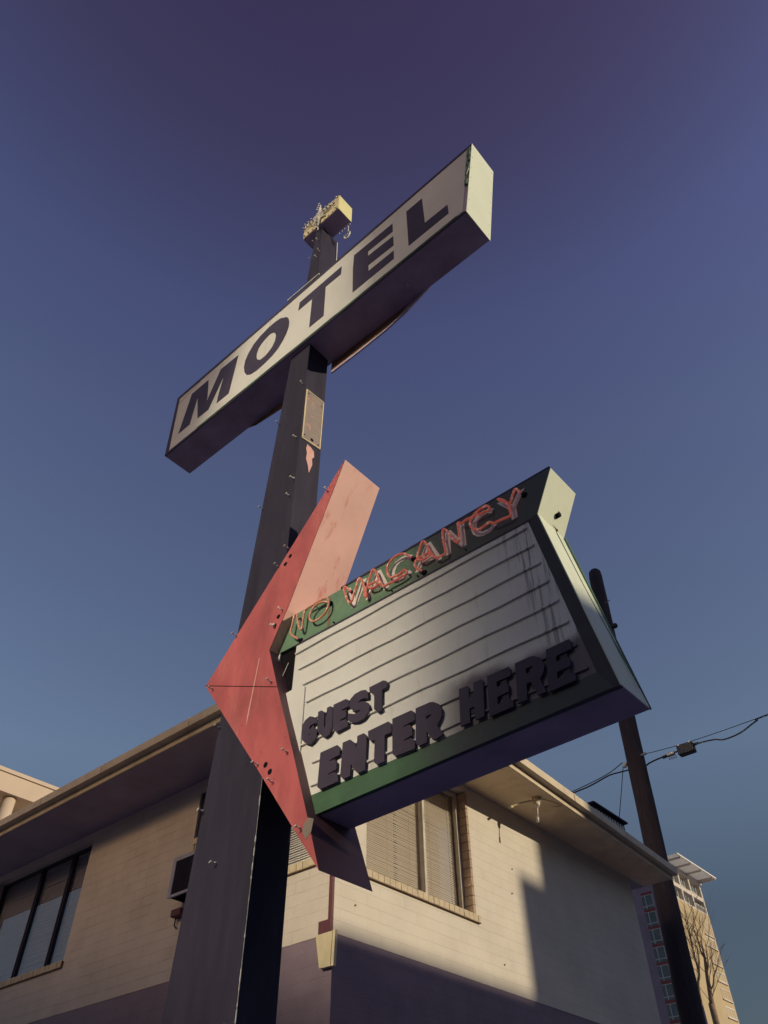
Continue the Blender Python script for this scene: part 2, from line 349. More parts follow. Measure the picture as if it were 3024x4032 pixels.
M['green_dark'] = mat('dark_green_painted_steel', (0.065, 0.14, 0.08), 0.5, 0.25, 5, stain=(0.20, 0.30, 0.18), stain_amt=0.5, stain_scale=9, stain_stretch=(1, 1, 3), stain_lo=0.6, stain_hi=0.75, bump=0.1, bscale=20)
M['green_black'] = mat('blackish_green_paint', (0.05, 0.05, 0.062), 0.5, 0.25, 5)
M['rust'] = mat('rusty_steel', (0.30, 0.17, 0.10), 0.8, 0.3, 6, bump=0.3, bscale=30)
M['white_paint'] = mat('painted_white_letter', (0.78, 0.73, 0.68), 0.5, 0.12, 9, stain=(0.62, 0.40, 0.34), stain_amt=0.4, stain_scale=10,
                       stain_lo=0.56, stain_hi=0.72)
M['neon'] = None
M['bare'] = mat('bare_weathered_metal', (0.26, 0.21, 0.18), 0.55, 0.18, 8, metal=0.25, stain=(0.52, 0.25, 0.17), stain_amt=0.95,
                stain_scale=7.5, stain_stretch=(1, 1, 0.7), stain_lo=0.585, stain_hi=0.605)
M['ceramic'] = mat('pale_ceramic', (0.75, 0.72, 0.66), 0.3, 0.1, 40)
M['yellow'] = mat('pale_yellow_panel', (0.78, 0.73, 0.36), 0.5, 0.08, 4)
M['cream_steel'] = mat('cream_painted_steel', (0.66, 0.56, 0.36), 0.5, 0.2, 6)
M['wall_y'] = mat('painted_block_wall', (0.62, 0.55, 0.48), 0.75, 0.12, 1.6, stain=(0.36, 0.29, 0.22), stain_amt=0.35, stain_scale=2.5,
                  stain_lo=0.55, stain_hi=0.8, brick=('X', 0.393, 0.117, 0.0045, (0.76, 0.72, 0.69), (0.03, 0.05)), bump=0.18, bscale=60)
M['wall_x'] = mat('painted_block_wall_side', (0.65, 0.595, 0.50), 0.75, 0.08, 1.6, stain=(0.50, 0.41, 0.30), stain_amt=0.3, stain_scale=2.5,
                  stain_lo=0.55, stain_hi=0.8, brick=('Y', 0.393, 0.117, 0.004, (0.93, 0.91, 0.89), (0.1, 0.05)), bump=0.14, bscale=60)
M['maroon'] = mat('maroon_painted_block', (0.23, 0.17, 0.21), 0.6, 0.15, 3, brick=('X', 0.393, 0.117, 0.004, (0.94, 0.94, 0.94), (0.03, 0.05)), bump=0.2, bscale=50)
M['maroon_trim'] = mat('maroon_trim_paint', (0.12, 0.035, 0.045), 0.55, 0.2, 8)
M['brick'] = mat('tan_sill_brick', (0.58, 0.48, 0.33), 0.7, 0.22, 9, bump=0.3, bscale=60)
M['brick2'] = mat('brown_jamb_brick', (0.42, 0.30, 0.21), 0.75, 0.25, 9, bump=0.35, bscale=60)
M['mortar'] = mat('sill_mortar', (0.24, 0.15, 0.09), 0.9, 0.3, 30)
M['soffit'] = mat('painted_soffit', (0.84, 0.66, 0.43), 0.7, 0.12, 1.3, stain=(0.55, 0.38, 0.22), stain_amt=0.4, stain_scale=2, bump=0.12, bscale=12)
M['soffit_shaded'] = mat('shaded_soffit', (0.42, 0.36, 0.44), 0.7, 0.2, 1.3)  # front run of the same soffit, its shade put into the colour
M['dim_trim'] = mat('grey_window_bar', (0.42, 0.40, 0.40), 0.6, 0.1, 1)
M['lit_room_stand_in'] = mat('tan_lit_room_stand_in', (0.60, 0.48, 0.36), 0.9, 0.15, 3)
M['shade_block_dark'] = mat('shade_block_dark_purple', (0.10, 0.075, 0.09), 0.9, 0.2, 2)
M['fascia'] = mat('painted_fascia', (0.66, 0.56, 0.40), 0.55, 0.12, 2.5, stain=(0.42, 0.32, 0.22), stain_amt=0.4, stain_scale=4, bump=0.1, bscale=14)
M['roofing'] = mat('grey_roof_membrane', (0.16, 0.15, 0.15), 0.9, 0.2, 2)
M['frame'] = mat('window_frame_metal', (0.58, 0.52, 0.44), 0.45, 0.18, 10, stain=(0.25, 0.18, 0.12), stain_amt=0.6, stain_scale=12,
                 stain_stretch=(1, 1, 0.2), stain_lo=0.54, stain_hi=0.66)
M['blind'] = mat('cream_blind_slats', (0.74, 0.66, 0.54), 0.5, 0.05, 5)
M['room'] = mat('dim_room_lining', (0.30, 0.22, 0.15), 0.9, 0.2, 2)
M['glass'] = mat_glass('window_glass')
M['acframe'] = mat('grey_blue_metal', (0.38, 0.37, 0.44), 0.5, 0.12, 10)
M['wood'] = mat('weathered_pole_wood', (0.055, 0.042, 0.05), 0.85, 0.4, 6, stretch=(6, 6, 0.4), stain=(0.30, 0.12, 0.07), stain_amt=0.8,
                stain_scale=7, stain_stretch=(5, 5, 0.35), stain_lo=0.64, stain_hi=0.70, bump=0.6, bscale=22)
M['cable'] = mat('black_cable_sheath', (0.04, 0.04, 0.05), 0.6, 0.1, 10)
M['steel'] = mat('galvanised_steel', (0.45, 0.45, 0.45), 0.4, 0.15, 10, metal=0.7)
M['concrete'] = mat('concrete', (0.30, 0.28, 0.31), 0.9, 0.2, 0.8, bump=0.2, bscale=20)
M['asphalt'] = mat('asphalt', (0.06, 0.058, 0.056), 0.9, 0.25, 1.5, bump=0.3, bscale=60)
M['ochre'] = mat('ochre_tower_render', (0.50, 0.40, 0.24), 0.85, 0.12, 0.15, stretch=(1, 1, 1))
M['tower_white'] = mat('off_white_tower_trim', (0.62, 0.56, 0.50), 0.7, 0.1, 0.4)
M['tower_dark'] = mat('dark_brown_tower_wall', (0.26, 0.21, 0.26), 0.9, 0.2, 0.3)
M['spandrel'] = mat('maroon_spandrel_panel', (0.22, 0.06, 0.06), 0.7, 0.2, 1)
M['tower_glass'] = mat('grey_window_glass', (0.10, 0.13, 0.13), 0.12, 0.3, 0.6, spec=0.6)
M['bright_trim'] = mat('white_window_bar', (0.80, 0.78, 0.74), 0.6, 0.1, 1)
M['bark'] = mat('brown_bark', (0.26, 0.18, 0.12), 0.9, 0.3, 4)
M['stucco'] = mat('cream_stucco', (0.62, 0.50, 0.38), 0.85, 0.12, 0.5, bump=0.2, bscale=6)
M['hole'] = mat('dark_hole', (0.012, 0.010, 0.014), 0.9, spec=0.05)

def add_panel_streaks_and_shade(m):
    """vertical drip streaks down the right border and shade painted over the lower right corner"""
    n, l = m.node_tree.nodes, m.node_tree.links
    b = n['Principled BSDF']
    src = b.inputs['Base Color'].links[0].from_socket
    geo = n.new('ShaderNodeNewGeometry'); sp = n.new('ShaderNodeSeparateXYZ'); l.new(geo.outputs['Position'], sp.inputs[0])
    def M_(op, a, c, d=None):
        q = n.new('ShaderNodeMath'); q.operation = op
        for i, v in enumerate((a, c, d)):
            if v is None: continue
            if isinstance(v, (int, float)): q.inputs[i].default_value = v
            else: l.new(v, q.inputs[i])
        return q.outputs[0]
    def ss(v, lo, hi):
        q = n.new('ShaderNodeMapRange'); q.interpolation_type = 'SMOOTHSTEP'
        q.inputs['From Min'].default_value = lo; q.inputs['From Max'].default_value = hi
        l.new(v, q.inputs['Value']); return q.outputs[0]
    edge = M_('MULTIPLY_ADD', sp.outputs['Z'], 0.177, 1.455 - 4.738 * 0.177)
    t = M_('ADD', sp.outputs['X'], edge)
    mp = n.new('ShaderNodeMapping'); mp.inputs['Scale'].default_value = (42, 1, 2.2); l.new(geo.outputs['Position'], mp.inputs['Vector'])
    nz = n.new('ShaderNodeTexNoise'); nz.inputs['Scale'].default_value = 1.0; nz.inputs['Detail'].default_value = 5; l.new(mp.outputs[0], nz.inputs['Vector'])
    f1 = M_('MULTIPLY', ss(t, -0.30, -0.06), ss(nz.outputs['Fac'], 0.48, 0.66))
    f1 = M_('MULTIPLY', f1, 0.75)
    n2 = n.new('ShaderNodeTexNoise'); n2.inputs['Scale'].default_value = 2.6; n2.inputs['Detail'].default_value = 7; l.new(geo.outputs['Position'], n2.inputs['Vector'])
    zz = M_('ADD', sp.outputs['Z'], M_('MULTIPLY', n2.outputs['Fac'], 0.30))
    f2 = M_('MULTIPLY', ss(sp.outputs['X'], -2.30, -1.95), M_('SUBTRACT', 1.0, ss(zz, 3.98, 4.09)))  # shade around the lower right corner, painted into the panel colour
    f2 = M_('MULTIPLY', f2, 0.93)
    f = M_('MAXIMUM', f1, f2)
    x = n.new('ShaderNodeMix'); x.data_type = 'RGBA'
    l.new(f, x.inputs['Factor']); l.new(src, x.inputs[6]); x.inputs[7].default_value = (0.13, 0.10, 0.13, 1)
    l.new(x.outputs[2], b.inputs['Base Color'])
add_panel_streaks_and_shade(M['panel'])
def add_right_shade(m, x0, x1, col):
    """paints the shade on the right half of a band into its colour; ragged boundary"""
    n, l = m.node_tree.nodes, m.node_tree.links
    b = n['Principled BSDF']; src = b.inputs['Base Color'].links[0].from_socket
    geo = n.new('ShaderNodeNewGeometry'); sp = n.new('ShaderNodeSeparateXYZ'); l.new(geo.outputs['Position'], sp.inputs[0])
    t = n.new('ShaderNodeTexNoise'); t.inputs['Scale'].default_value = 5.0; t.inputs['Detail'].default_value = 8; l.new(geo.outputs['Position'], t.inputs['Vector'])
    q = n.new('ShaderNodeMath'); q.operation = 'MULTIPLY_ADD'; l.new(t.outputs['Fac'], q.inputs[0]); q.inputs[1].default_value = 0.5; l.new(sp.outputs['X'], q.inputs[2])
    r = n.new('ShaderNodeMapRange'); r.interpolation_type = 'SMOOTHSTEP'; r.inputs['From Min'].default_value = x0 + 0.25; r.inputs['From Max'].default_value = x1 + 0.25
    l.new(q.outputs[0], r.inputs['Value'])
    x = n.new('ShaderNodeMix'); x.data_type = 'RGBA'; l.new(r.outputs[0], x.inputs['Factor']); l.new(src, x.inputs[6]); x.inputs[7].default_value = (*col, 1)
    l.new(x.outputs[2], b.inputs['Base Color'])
M['band_green'] = mat('green_band_shaded_right', (0.145, 0.255, 0.165), 0.5, 0.22, 4, stain=(0.40, 0.42, 0.24), stain_amt=0.45, stain_scale=7,
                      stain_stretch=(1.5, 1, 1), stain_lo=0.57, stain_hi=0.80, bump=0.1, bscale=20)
add_right_shade(M['band_green'], -2.55, -2.05, (0.085, 0.10, 0.095))  # shade beyond the sunlit part, painted into the green
add_right_shade(M['green_dark'], -2.50, -2.00, (0.07, 0.078, 0.085))  # same painted shade on the lower band

def neon_mat(name, body, glow, gs):
    m = bpy.data.materials.new(name); m.use_nodes = True
    n, l = m.node_tree.nodes, m.node_tree.links
    b = n['Principled BSDF']
    b.inputs['Roughness'].default_value = 0.18
    geo = n.new('ShaderNodeNewGeometry')
    v = n.new('ShaderNodeTexVoronoi'); v.inputs['Scale'].default_value = 34
    l.new(geo.outputs['Position'], v.inputs['Vector'])
    r = n.new('ShaderNodeMapRange'); r.inputs['From Min'].default_value = 0.22; r.inputs['From Max'].default_value = 0.42
    r.inputs['To Min'].default_value = 1.0; r.inputs['To Max'].default_value = 0.0
    l.new(v.outputs['Distance'], r.inputs['Value'])
    x = n.new('ShaderNodeMix'); x.data_type = 'RGBA'
    x.inputs[6].default_value = (*body, 1); x.inputs[7].default_value = (0.85, 0.55, 0.42, 1)
    l.new(r.outputs[0], x.inputs['Factor']); l.new(x.outputs[2], b.inputs['Base Color'])
    y = n.new('ShaderNodeMix'); y.data_type = 'RGBA'
    y.inputs[6].default_value = (*glow, 1); y.inputs[7].default_value = (1.0, 0.50, 0.34, 1)
    l.new(r.outputs[0], y.inputs['Factor']); l.new(y.outputs[2], b.inputs['Emission Color'])
    b.inputs['Emission Strength'].default_value = gs
    return m
M['neon'] = neon_mat('lit_neon_glass', (0.62, 0.19, 0.15), (0.85, 0.14, 0.08), 0.16)
M['neon_dim'] = neon_mat('faint_neon_glass', (0.72, 0.32, 0.22), (0.85, 0.22, 0.08), 0.03)

# ---------------------------------------------------------------- geometry helpers
ROOT = {}          # world origin of every thing, its parts share it


class B:
    """collects world-space geometry, then links it as ONE mesh object"""
    def __init__(self):
        self.v, self.f, self.m, self.s = [], [], [], []

    def add(self, vs, fs, mi=0, smooth=False):
        o = len(self.v)
        self.v += [tuple(p) for p in vs]
        for f in fs:
            self.f.append(tuple(i + o for i in f)); self.m.append(mi); self.s.append(smooth)
        return self

    def box(self, x0, x1, y0, y1, z0, z1, mi=0):
        x0, x1 = min(x0, x1), max(x0, x1); y0, y1 = min(y0, y1), max(y0, y1); z0, z1 = min(z0, z1), max(z0, z1)
        vs = [(x0, y0, z0), (x1, y0, z0), (x1, y1, z0), (x0, y1, z0), (x0, y0, z1), (x1, y0, z1), (x1, y1, z1), (x0, y1, z1)]
        return self.add(vs, [(0, 3, 2, 1), (4, 5, 6, 7), (0, 1, 5, 4), (1, 2, 6, 5), (2, 3, 7, 6), (3, 0, 4, 7)], mi)

    def prism(self, poly, y0, y1, hole=None, mi=0, side_mi=None, inset=0.0):
        """poly in (x, z) at depth y0, pushed back to y1"""
        loops = [poly] + ([hole] if hole else [])
        tris = tessellate_polygon([[Vector((p[0], p[1], 0)) for p in lp] for lp in loops])
        flat = [p for lp in loops for p in lp]
        n = len(flat)
        vs = [(p[0], y0, p[1]) for p in flat] + [(p[0], y1, p[1]) for p in flat]
        fr, bk = [], []
        for t in tris:
            a, b, c = [Vector(flat[i]) for i in t]
            ccw = (b - a).x * (c - a).y - (b - a).y * (c - a).x > 0
            t = tuple(t) if ccw else tuple(reversed(t))
            fr.append(t); bk.append(tuple(i + n for i in reversed(t)))
        self.add(vs, fr + bk, mi)
        k = 0
        for li, lp in enumerate(loops):
            m = len(lp)
            area = sum(lp[i][0] * lp[(i + 1) % m][1] - lp[(i + 1) % m][0] * lp[i][1] for i in range(m))
            fl = (area > 0) == (li == 0)
            vv, ff = [], []
            for i in range(m):
                j = (i + 1) % m
                q = [(lp[i][0], y0, lp[i][1]), (lp[j][0], y0, lp[j][1]), (lp[j][0], y1, lp[j][1]), (lp[i][0], y1, lp[i][1])]
                if fl:
                    q = list(reversed(q))
                o = len(vv); vv += q; ff.append((o + 3, o + 2, o + 1, o) if True else ())
            self.add(vv, ff, mi if side_mi is None else side_mi)
            k += m
        return self

    def tube(self, pts, r, seg=8, mi=0, caps=True, r1=None):
        pts = [Vector(p) for p in pts]
        n = len(pts)
        t0 = (pts[1] - pts[0]).normalized()
        up = Vector((0, 0, 1)) if abs(t0.z) < 0.9 else Vector((1, 0, 0))
        a = t0.cross(up).normalized()
        vs, fs = [], []
        for i, p in enumerate(pts):
            if i == 0: t = pts[1] - pts[0]
            elif i == n - 1: t = pts[-1] - pts[-2]
            else: t = pts[i + 1] - pts[i - 1]
            t.normalize()
            a = (a - t * a.dot(t))
            a = a.normalized() if a.length > 1e-6 else t.orthogonal().normalized()
            b = t.cross(a)
            rr = r if r1 is None else r + (r1 - r) * i / (n - 1)
            for k in range(seg):
                w = 2 * math.pi * k / seg
                vs.append(p + (a * math.cos(w) + b * math.sin(w)) * rr)
        for i in range(n - 1):
            for k in range(seg):
                k2 = (k + 1) % seg
                fs.append((i * seg + k, i * seg + k2, (i + 1) * seg + k2, (i + 1) * seg + k))
        self.add(vs, fs, mi, True)
        if caps:
            self.add(vs[:seg], [tuple(reversed(range(seg)))], mi); self.add(vs[-seg:], [tuple(range(seg))], mi)
        return self

    def ball(self, c, r, mi=0, seg=10, rings=6, sz=1.0):
        vs, fs = [], []
        for i in range(rings + 1):
            th = math.pi * i / rings
            for k in range(seg):
                w = 2 * math.pi * k / seg
                vs.append((c[0] + r * math.sin(th) * math.cos(w), c[1] + r * math.sin(th) * math.sin(w), c[2] + r * sz * math.cos(th)))
        for i in range(rings):
            for k in range(seg):
                k2 = (k + 1) % seg
                fs.append((i * seg + k, (i + 1) * seg + k, (i + 1) * seg + k2, i * seg + k2))
        return self.add(vs, fs, mi, True)

    def build(self, name, mats, parent=None, at=None, bevel=0.0):
        if not isinstance(mats, (list, tuple)):
            mats = [mats]
        if parent is not None:
            org = ROOT[parent]
        else:
            if at is None:
                xs, ys, zs = zip(*self.v)
                at = ((min(xs) + max(xs)) / 2, (min(ys) + max(ys)) / 2, min(zs))
            org = Vector(at)
        me = bpy.data.meshes.new(name)
        me.from_pydata([tuple(Vector(p) - org) for p in self.v], [], self.f)
        for m in mats:
            me.materials.append(m)
        for p, mi, s in zip(me.polygons, self.m, self.s):
            p.material_index = mi; p.use_smooth = s
        me.update()
        bm = bmesh.new(); bm.from_mesh(me)
        bmesh.ops.remove_doubles(bm, verts=bm.verts, dist=0.0002)
        bmesh.ops.recalc_face_normals(bm, faces=bm.faces)
        bm.to_mesh(me); bm.free()
        o = bpy.data.objects.new(name, me)
        COL.objects.link(o)
        if parent is not None:
            o.parent = parent
            ROOT[o] = org
        else:
            o.location = org
            ROOT[o] = org
        if bevel:
            bv = o.modifiers.new('bevel', 'BEVEL'); bv.width = bevel; bv.segments = 2; bv.limit_method = 'ANGLE'
            bv.angle_limit = math.radians(40)
        return o


def tag(o, label=None, cat=None, group=None, kind=None):
    if label: o['label'] = label
    if cat: o['category'] = cat
    if group: o['group'] = group
    if kind: o['kind'] = kind
    return o


def thing(name, label, cat, loc, group=None):
    o = bpy.data.objects.new(name, None); COL.objects.link(o)
    o.location = loc; o.empty_display_size = 0.3
    ROOT[o] = Vector(loc)
    return tag(o, label, cat, group)


def smooth_path(pts, n=5):
    """Catmull-Rom through the points"""
    P = [Vector(p) for p in pts]
    P = [P[0] * 2 - P[1]] + P + [P[-1] * 2 - P[-2]]
    out = []
    for i in range(1, len(P) - 2):
        a, b, c, d = P[i - 1:i + 3]
        for k in range(n):
            t = k / n
            out.append(0.5 * ((2 * b) + (c - a) * t + (2 * a - 5 * b + 4 * c - d) * t * t + (3 * b - a - 3 * c + d) * t ** 3))
    out.append(P[-2])
    return out


# ---------------------------------------------------------------- ground
g = B().add([(-1500, -1500, 0), (1500, -1500, 0), (1500, 1500, 0), (-1500, 1500, 0)], [(0, 1, 2, 3)])
tag(g.build('ground', M['concrete'], at=(0, 0, 0)), kind='structure')
g = B().box(-4.9, 5.5, -60, 60, 0.004, 0.10)
g = B().add([(2.5, -300, 0.004), (10.5, -300, 0.004), (10.5, 300, 0.004), (2.5, 300, 0.004)], [(0, 1, 2, 3)])
tag(g.build('road', M['asphalt'], at=(6, 0, 0)), kind='structure')
g = B()
for i in range(-20, 21):
    g.box(6.42, 6.56, i * 6.0, i * 6.0 + 2.5, 0.008, 0.012)
tag(g.build('road_marking', M['yellow'], at=(6.5, 0, 0)), kind='structure')
g = B().box(2.32, 2.5, -300, 300, 0.004, 0.13).box(10.5, 10.68, -300, 300, 0.004, 0.13)
tag(g.build('kerb', M['concrete'], at=(2.4, 0, 0)), kind='structure')

# ---------------------------------------------------------------- the motel building
XW, YW = -5.565, 5.70          # planes of its two visible walls; corner at (XW, YW)
ZB = 3.925                     # where the cream paint starts
ZS = 6.224                     # soffit
XL, YE = -26.0, 12.6           # far ends
XR, YF = -4.81, 4.85           # outer edge of the soffit on each side
bld = thing('motel_building', 'two storey cream block motel with deep eaves behind the big sign', 'building', (-9, 9, 0))

def wall_with_holes(bld, axis, plane, thick, a0, a1, z0, z1, holes, name, m):
    """a wall along axis with rectangular openings, built as butted boxes"""
    g = B()
    cuts = sorted(set([a0, a1] + [h[0] for h in holes] + [h[1] for h in holes]))
    for s, e in zip(cuts[:-1], cuts[1:]):
        hs = [h for h in holes if h[0] <= s + 1e-6 and h[1] >= e - 1e-6]
        spans = [(z0, z1)]
        for h in hs:
            nsp = []
            for p, q in spans:
                if h[2] > p: nsp.append((p, min(q, h[2])))
                if h[3] < q: nsp.append((max(p, h[3]), q))
            spans = nsp
        for p, q in spans:
            if axis == 'y': g.box(plane - thick, plane, s, e, p, q)
            else: g.box(s, e, plane, plane + thick, p, q)
    return g.build(name, m, bld)

side_holes = [(6.16, 8.11, 4.63, 6.14), (10.2, 10.9, 4.63, 6.0)]
wall_with_holes(bld, 'y', XW, 0.24, YW, YE, ZB, ZS, side_holes[:1], 'wall', M['wall_x'])
front_holes = [(-13.1, -10.44, 4.55, 6.12), (-8.03, -7.02, 4.72, 6.05), (-7.35, -5.86, 4.69, 6.12)]
front_holes[1] = (-8.03, -7.45, 4.72, 6.05)
front_holes[2] = (-7.30, -5.86, 4.69, 6.12)
wall_with_holes(bld, 'x', YW, 0.24, XL, XW - 0.24, ZB, ZS, front_holes, 'wall', M['wall_y'])
B().box(XW - 0.24, XW - 0.002, YW - 0.002, YW + 0.0, ZB, ZS).build('wall_corner', M['wall_y'], bld)
B().box(XW - 0.24, XW - 0.003, YW + 0.003, YE - 0.01, 0, ZB - 0.002).box(XL, XW - 0.243, YW + 0.003, YW + 0.24, 0, ZB - 0.002) \
   .box(XW - 0.24, XW - 0.003, YW + 0.001, YW + 0.003, 0, ZB - 0.002).build('lower_wall', M['maroon'], bld)
B().box(XL, XW - 0.25, YE - 0.24, YE - 0.01, 0, ZS).build('end_wall', M['wall_y'], bld)
# eaves: soffit, two-step fascia, roof slab
YT = 13.12                     # far end of the eaves; their outer line drifts in by 5 cm per metre
def xe(x, y): return x - 0.05 * (y - 8.1)
def slant(g, xi, xo, y0, y1, z0, z1):
    vs = [(xi, y0, z0), (xe(xo, y0), y0, z0), (xe(xo, y1), y1, z0), (xi, y1, z0), (xi, y0, z1), (xe(xo, y0), y0, z1), (xe(xo, y1), y1, z1), (xi, y1, z1)]
    return g.add(vs, [(0, 3, 2, 1), (4, 5, 6, 7), (0, 1, 5, 4), (1, 2, 6, 5), (2, 3, 7, 6), (3, 0, 4, 7)])
def skin(g, x0, x1, y0, y1, z0, z1):
    vs = [(xe(x0, y0), y0, z0), (xe(x1, y0), y0, z0), (xe(x1, y1), y1, z0), (xe(x0, y1), y1, z0), (xe(x0, y0), y0, z1), (xe(x1, y0), y0, z1), (xe(x1, y1), y1, z1), (xe(x0, y1), y1, z1)]
    return g.add(vs, [(0, 3, 2, 1), (4, 5, 6, 7), (0, 1, 5, 4), (1, 2, 6, 5), (2, 3, 7, 6), (3, 0, 4, 7)])
so_ = B(); xc = xe(XR - 0.02, YF); vs = [(XW, YW, ZS), (xc, YF + 0.02, ZS), (xe(XR - 0.02, YT), YT, ZS), (XW, YT, ZS)]
vs += [(x, y, ZS + 0.03) for x, y, z in vs]
so_.add(vs, [(0, 3, 2, 1), (4, 5, 6, 7), (0, 1, 5, 4), (1, 2, 6, 5), (2, 3, 7, 6), (3, 0, 4, 7)]).build('soffit', M['soffit'], bld)
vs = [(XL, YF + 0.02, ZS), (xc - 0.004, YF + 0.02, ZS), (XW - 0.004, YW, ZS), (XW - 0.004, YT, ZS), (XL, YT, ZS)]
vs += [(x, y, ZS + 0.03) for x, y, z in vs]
B().add(vs, [(4, 3, 2, 1, 0), (5, 6, 7, 8, 9)] + [(i, (i + 1) % 5, (i + 1) % 5 + 5, i + 5) for i in range(5)]).build('soffit', M['soffit_shaded'], bld)
f = B(); skin(f, XR - 0.02, XR, YF, YT + 0.02, ZS - 0.004, ZS + 0.075); f.box(XL, xe(XR, YF) - 0.021, YF, YF + 0.02, ZS - 0.004, ZS + 0.075)
fo = f.build('fascia', M['fascia'], bld)
f = B(); skin(f, XR - 0.3, -4.716, 4.756, YT + 0.11, ZS + 0.077, ZS + 0.186); f.box(XL, xe(XR - 0.3, 4.756) - 0.01, 4.756, YF + 0.3, ZS + 0.077, ZS + 0.186)
f.build('gutter', M['fascia'], bld)
for x in (-16.4, -13.3, -10.45, -9.0, -7.2, -5.9):
    B().box(x, x + 0.012, 4.749, 4.7562, ZS + 0.072, ZS + 0.19).build('gutter_joint', M['fascia'], bld)
for y in (6.6, 9.65):
    B().box(xe(-4.7158, y), xe(-4.709, y), y, y + 0.014, ZS + 0.072, ZS + 0.19).build('gutter_joint', M['fascia'], bld)
slant(B(), XL, -4.74, 4.79, 13.2, ZS + 0.188, ZS + 0.205).build('roof', M['roofing'], bld)
B().box(XL + 0.1, XW - 0.3, YW + 0.9, YE - 0.3, ZS + 0.032, ZS + 0.07).build('ceiling', M['room'], bld)
B().box(XL, XW - 0.25, YW + 0.25, YE - 0.25, ZB - 0.25, ZB).build('floor_slab', M['room'], bld)
B().box(XL, XW - 0.25, YW + 3.2, YW + 3.25, ZB, ZS).build('partition', M['room'], bld)

def window(bld, axis, plane, a0, a1, z0, z1, mulls, depth=0.12, blind_m=M['blind'], sill=True, sill_len=(0, 0), pitch=0.021, tilt=55, blind_gap=None,
           jamb=None, fm=None, slat_m=None):
    """frame > glass, blind, mullion; brick sill and jamb. plane = outer face of wall; inward is -x ('y' axis wall) or +y"""
    sgn = -1 if axis == 'y' else 1
    def bx(g, a, b, d0, d1, p, q, mi=0):
        if axis == 'y': return g.box(plane - d0, plane - d1, a, b, p, q, mi)
        return g.box(a, b, plane + d0, plane + d1, p, q, mi)
    root = B()
    d = depth
    bx(root, a0, a0 + 0.035, d, d + 0.06, z0, z1); bx(root, a1 - 0.035, a1, d, d + 0.06, z0, z1)
    bx(root, a0 + 0.035, a1 - 0.035, d, d + 0.06, z0, z0 + 0.035); bx(root, a0 + 0.035, a1 - 0.035, d, d + 0.06, z1 - 0.035, z1)
    bx(root, a0 + 0.05, a0 + 0.062, d - 0.012, d - 0.0005, z0 + 0.03, z1 - 0.03); bx(root, a1 - 0.062, a1 - 0.05, d - 0.012, d - 0.0005, z0 + 0.03, z1 - 0.03)
    win = root.build('window', fm or M['frame'], bld)
    for mu in mulls:
        g = B(); bx(g, mu - 0.028, mu - 0.006, d - 0.014, d + 0.05, z0 + 0.036, z1 - 0.036); bx(g, mu - 0.0055, mu + 0.026, d - 0.004, d + 0.05, z0 + 0.036, z1 - 0.036)
        g.build('mullion', fm or M['frame'], win)
    g = B(); bx(g, a0 + 0.036, a1 - 0.036, d + 0.020, d + 0.024, z0 + 0.036, z1 - 0.036); g.build('pane', M['glass'], win)
    # slats
    g = B(); n = int((z1 - z0 - 0.1) / pitch); w = 0.0125
    ct, st = math.cos(math.radians(tilt)), math.sin(math.radians(tilt))
    rnd = random.Random(int(a0 * 100))
    for i in range(n):
        z = z0 + 0.05 + i * pitch + rnd.uniform(-0.0015, 0.0015)
        s0, s1 = a0 + 0.045, a1 - 0.045
        if blind_gap and i % 9 == 4:
            s0 += rnd.uniform(0, 0.01)
        sag = rnd.uniform(-0.004, 0.004)
        for q in range(4):
            u0, u1 = s0 + (s1 - s0) * q / 4, s0 + (s1 - s0) * (q + 1) / 4
            h0, h1 = sag * math.sin(math.pi * q / 4), sag * math.sin(math.pi * (q + 1) / 4)
            dd = d + 0.075
            pts = []
            for (u, h) in ((u0, h0), (u1, h1)):
                for e in (-1, 1):
                    # outer edge low, inner edge high
                    pts.append((u, dd + e * w * ct, z + e * w * st + h))
            P = [(plane - p[1], p[0], p[2]) if axis == 'y' else (p[0], plane + p[1], p[2]) for p in pts]
            g.add(P, [(0, 1, 3, 2)])
    for u in [a0 + 0.15 + k * (a1 - a0 - 0.3) / 4 for k in range(5)]:
        bx(g, u, u + 0.004, d + 0.06, d + 0.064, z0 + 0.04, z1 - 0.04)
    g.build('blind', slat_m or blind_m, win)
    if sill:
        b0, b1 = a0 - sill_len[0], a1 + sill_len[1]
        g = B(); u = b0
        k = 0
        while u < b1 - 0.02:
            e = min(u + 0.094, b1)
            bx(g, u + 0.003, e - 0.003, -0.034 + 0.002 * ((k * 7) % 3), d + 0.02, z0 - 0.082, z0 - 0.004)
            u = e; k += 1
        s = g.build('sill', M['brick'], bld, bevel=0.003)
        g = B(); bx(g, b0 + 0.004, b1 - 0.004, -0.028, d + 0.018, z0 - 0.088, z0 - 0.012)
        g.build('sill_mortar', M['mortar'], s)
    if jamb:
        for side in jamb:
            g = B(); zz = z0 + 0.001
            while zz < z1 - 0.03:
                e = min(zz + 0.106, z1)
                if side == 'hi': bx(g, a1 + 0.001, a1 + 0.045, -0.004, d - 0.002, zz + 0.003, e - 0.003)
                else: bx(g, a0 - 0.045, a0 - 0.001, -0.004, d - 0.002, zz + 0.003, e - 0.003)
                zz = e
            g.build('jamb', M['brick2'], bld, bevel=0.003)
    return win

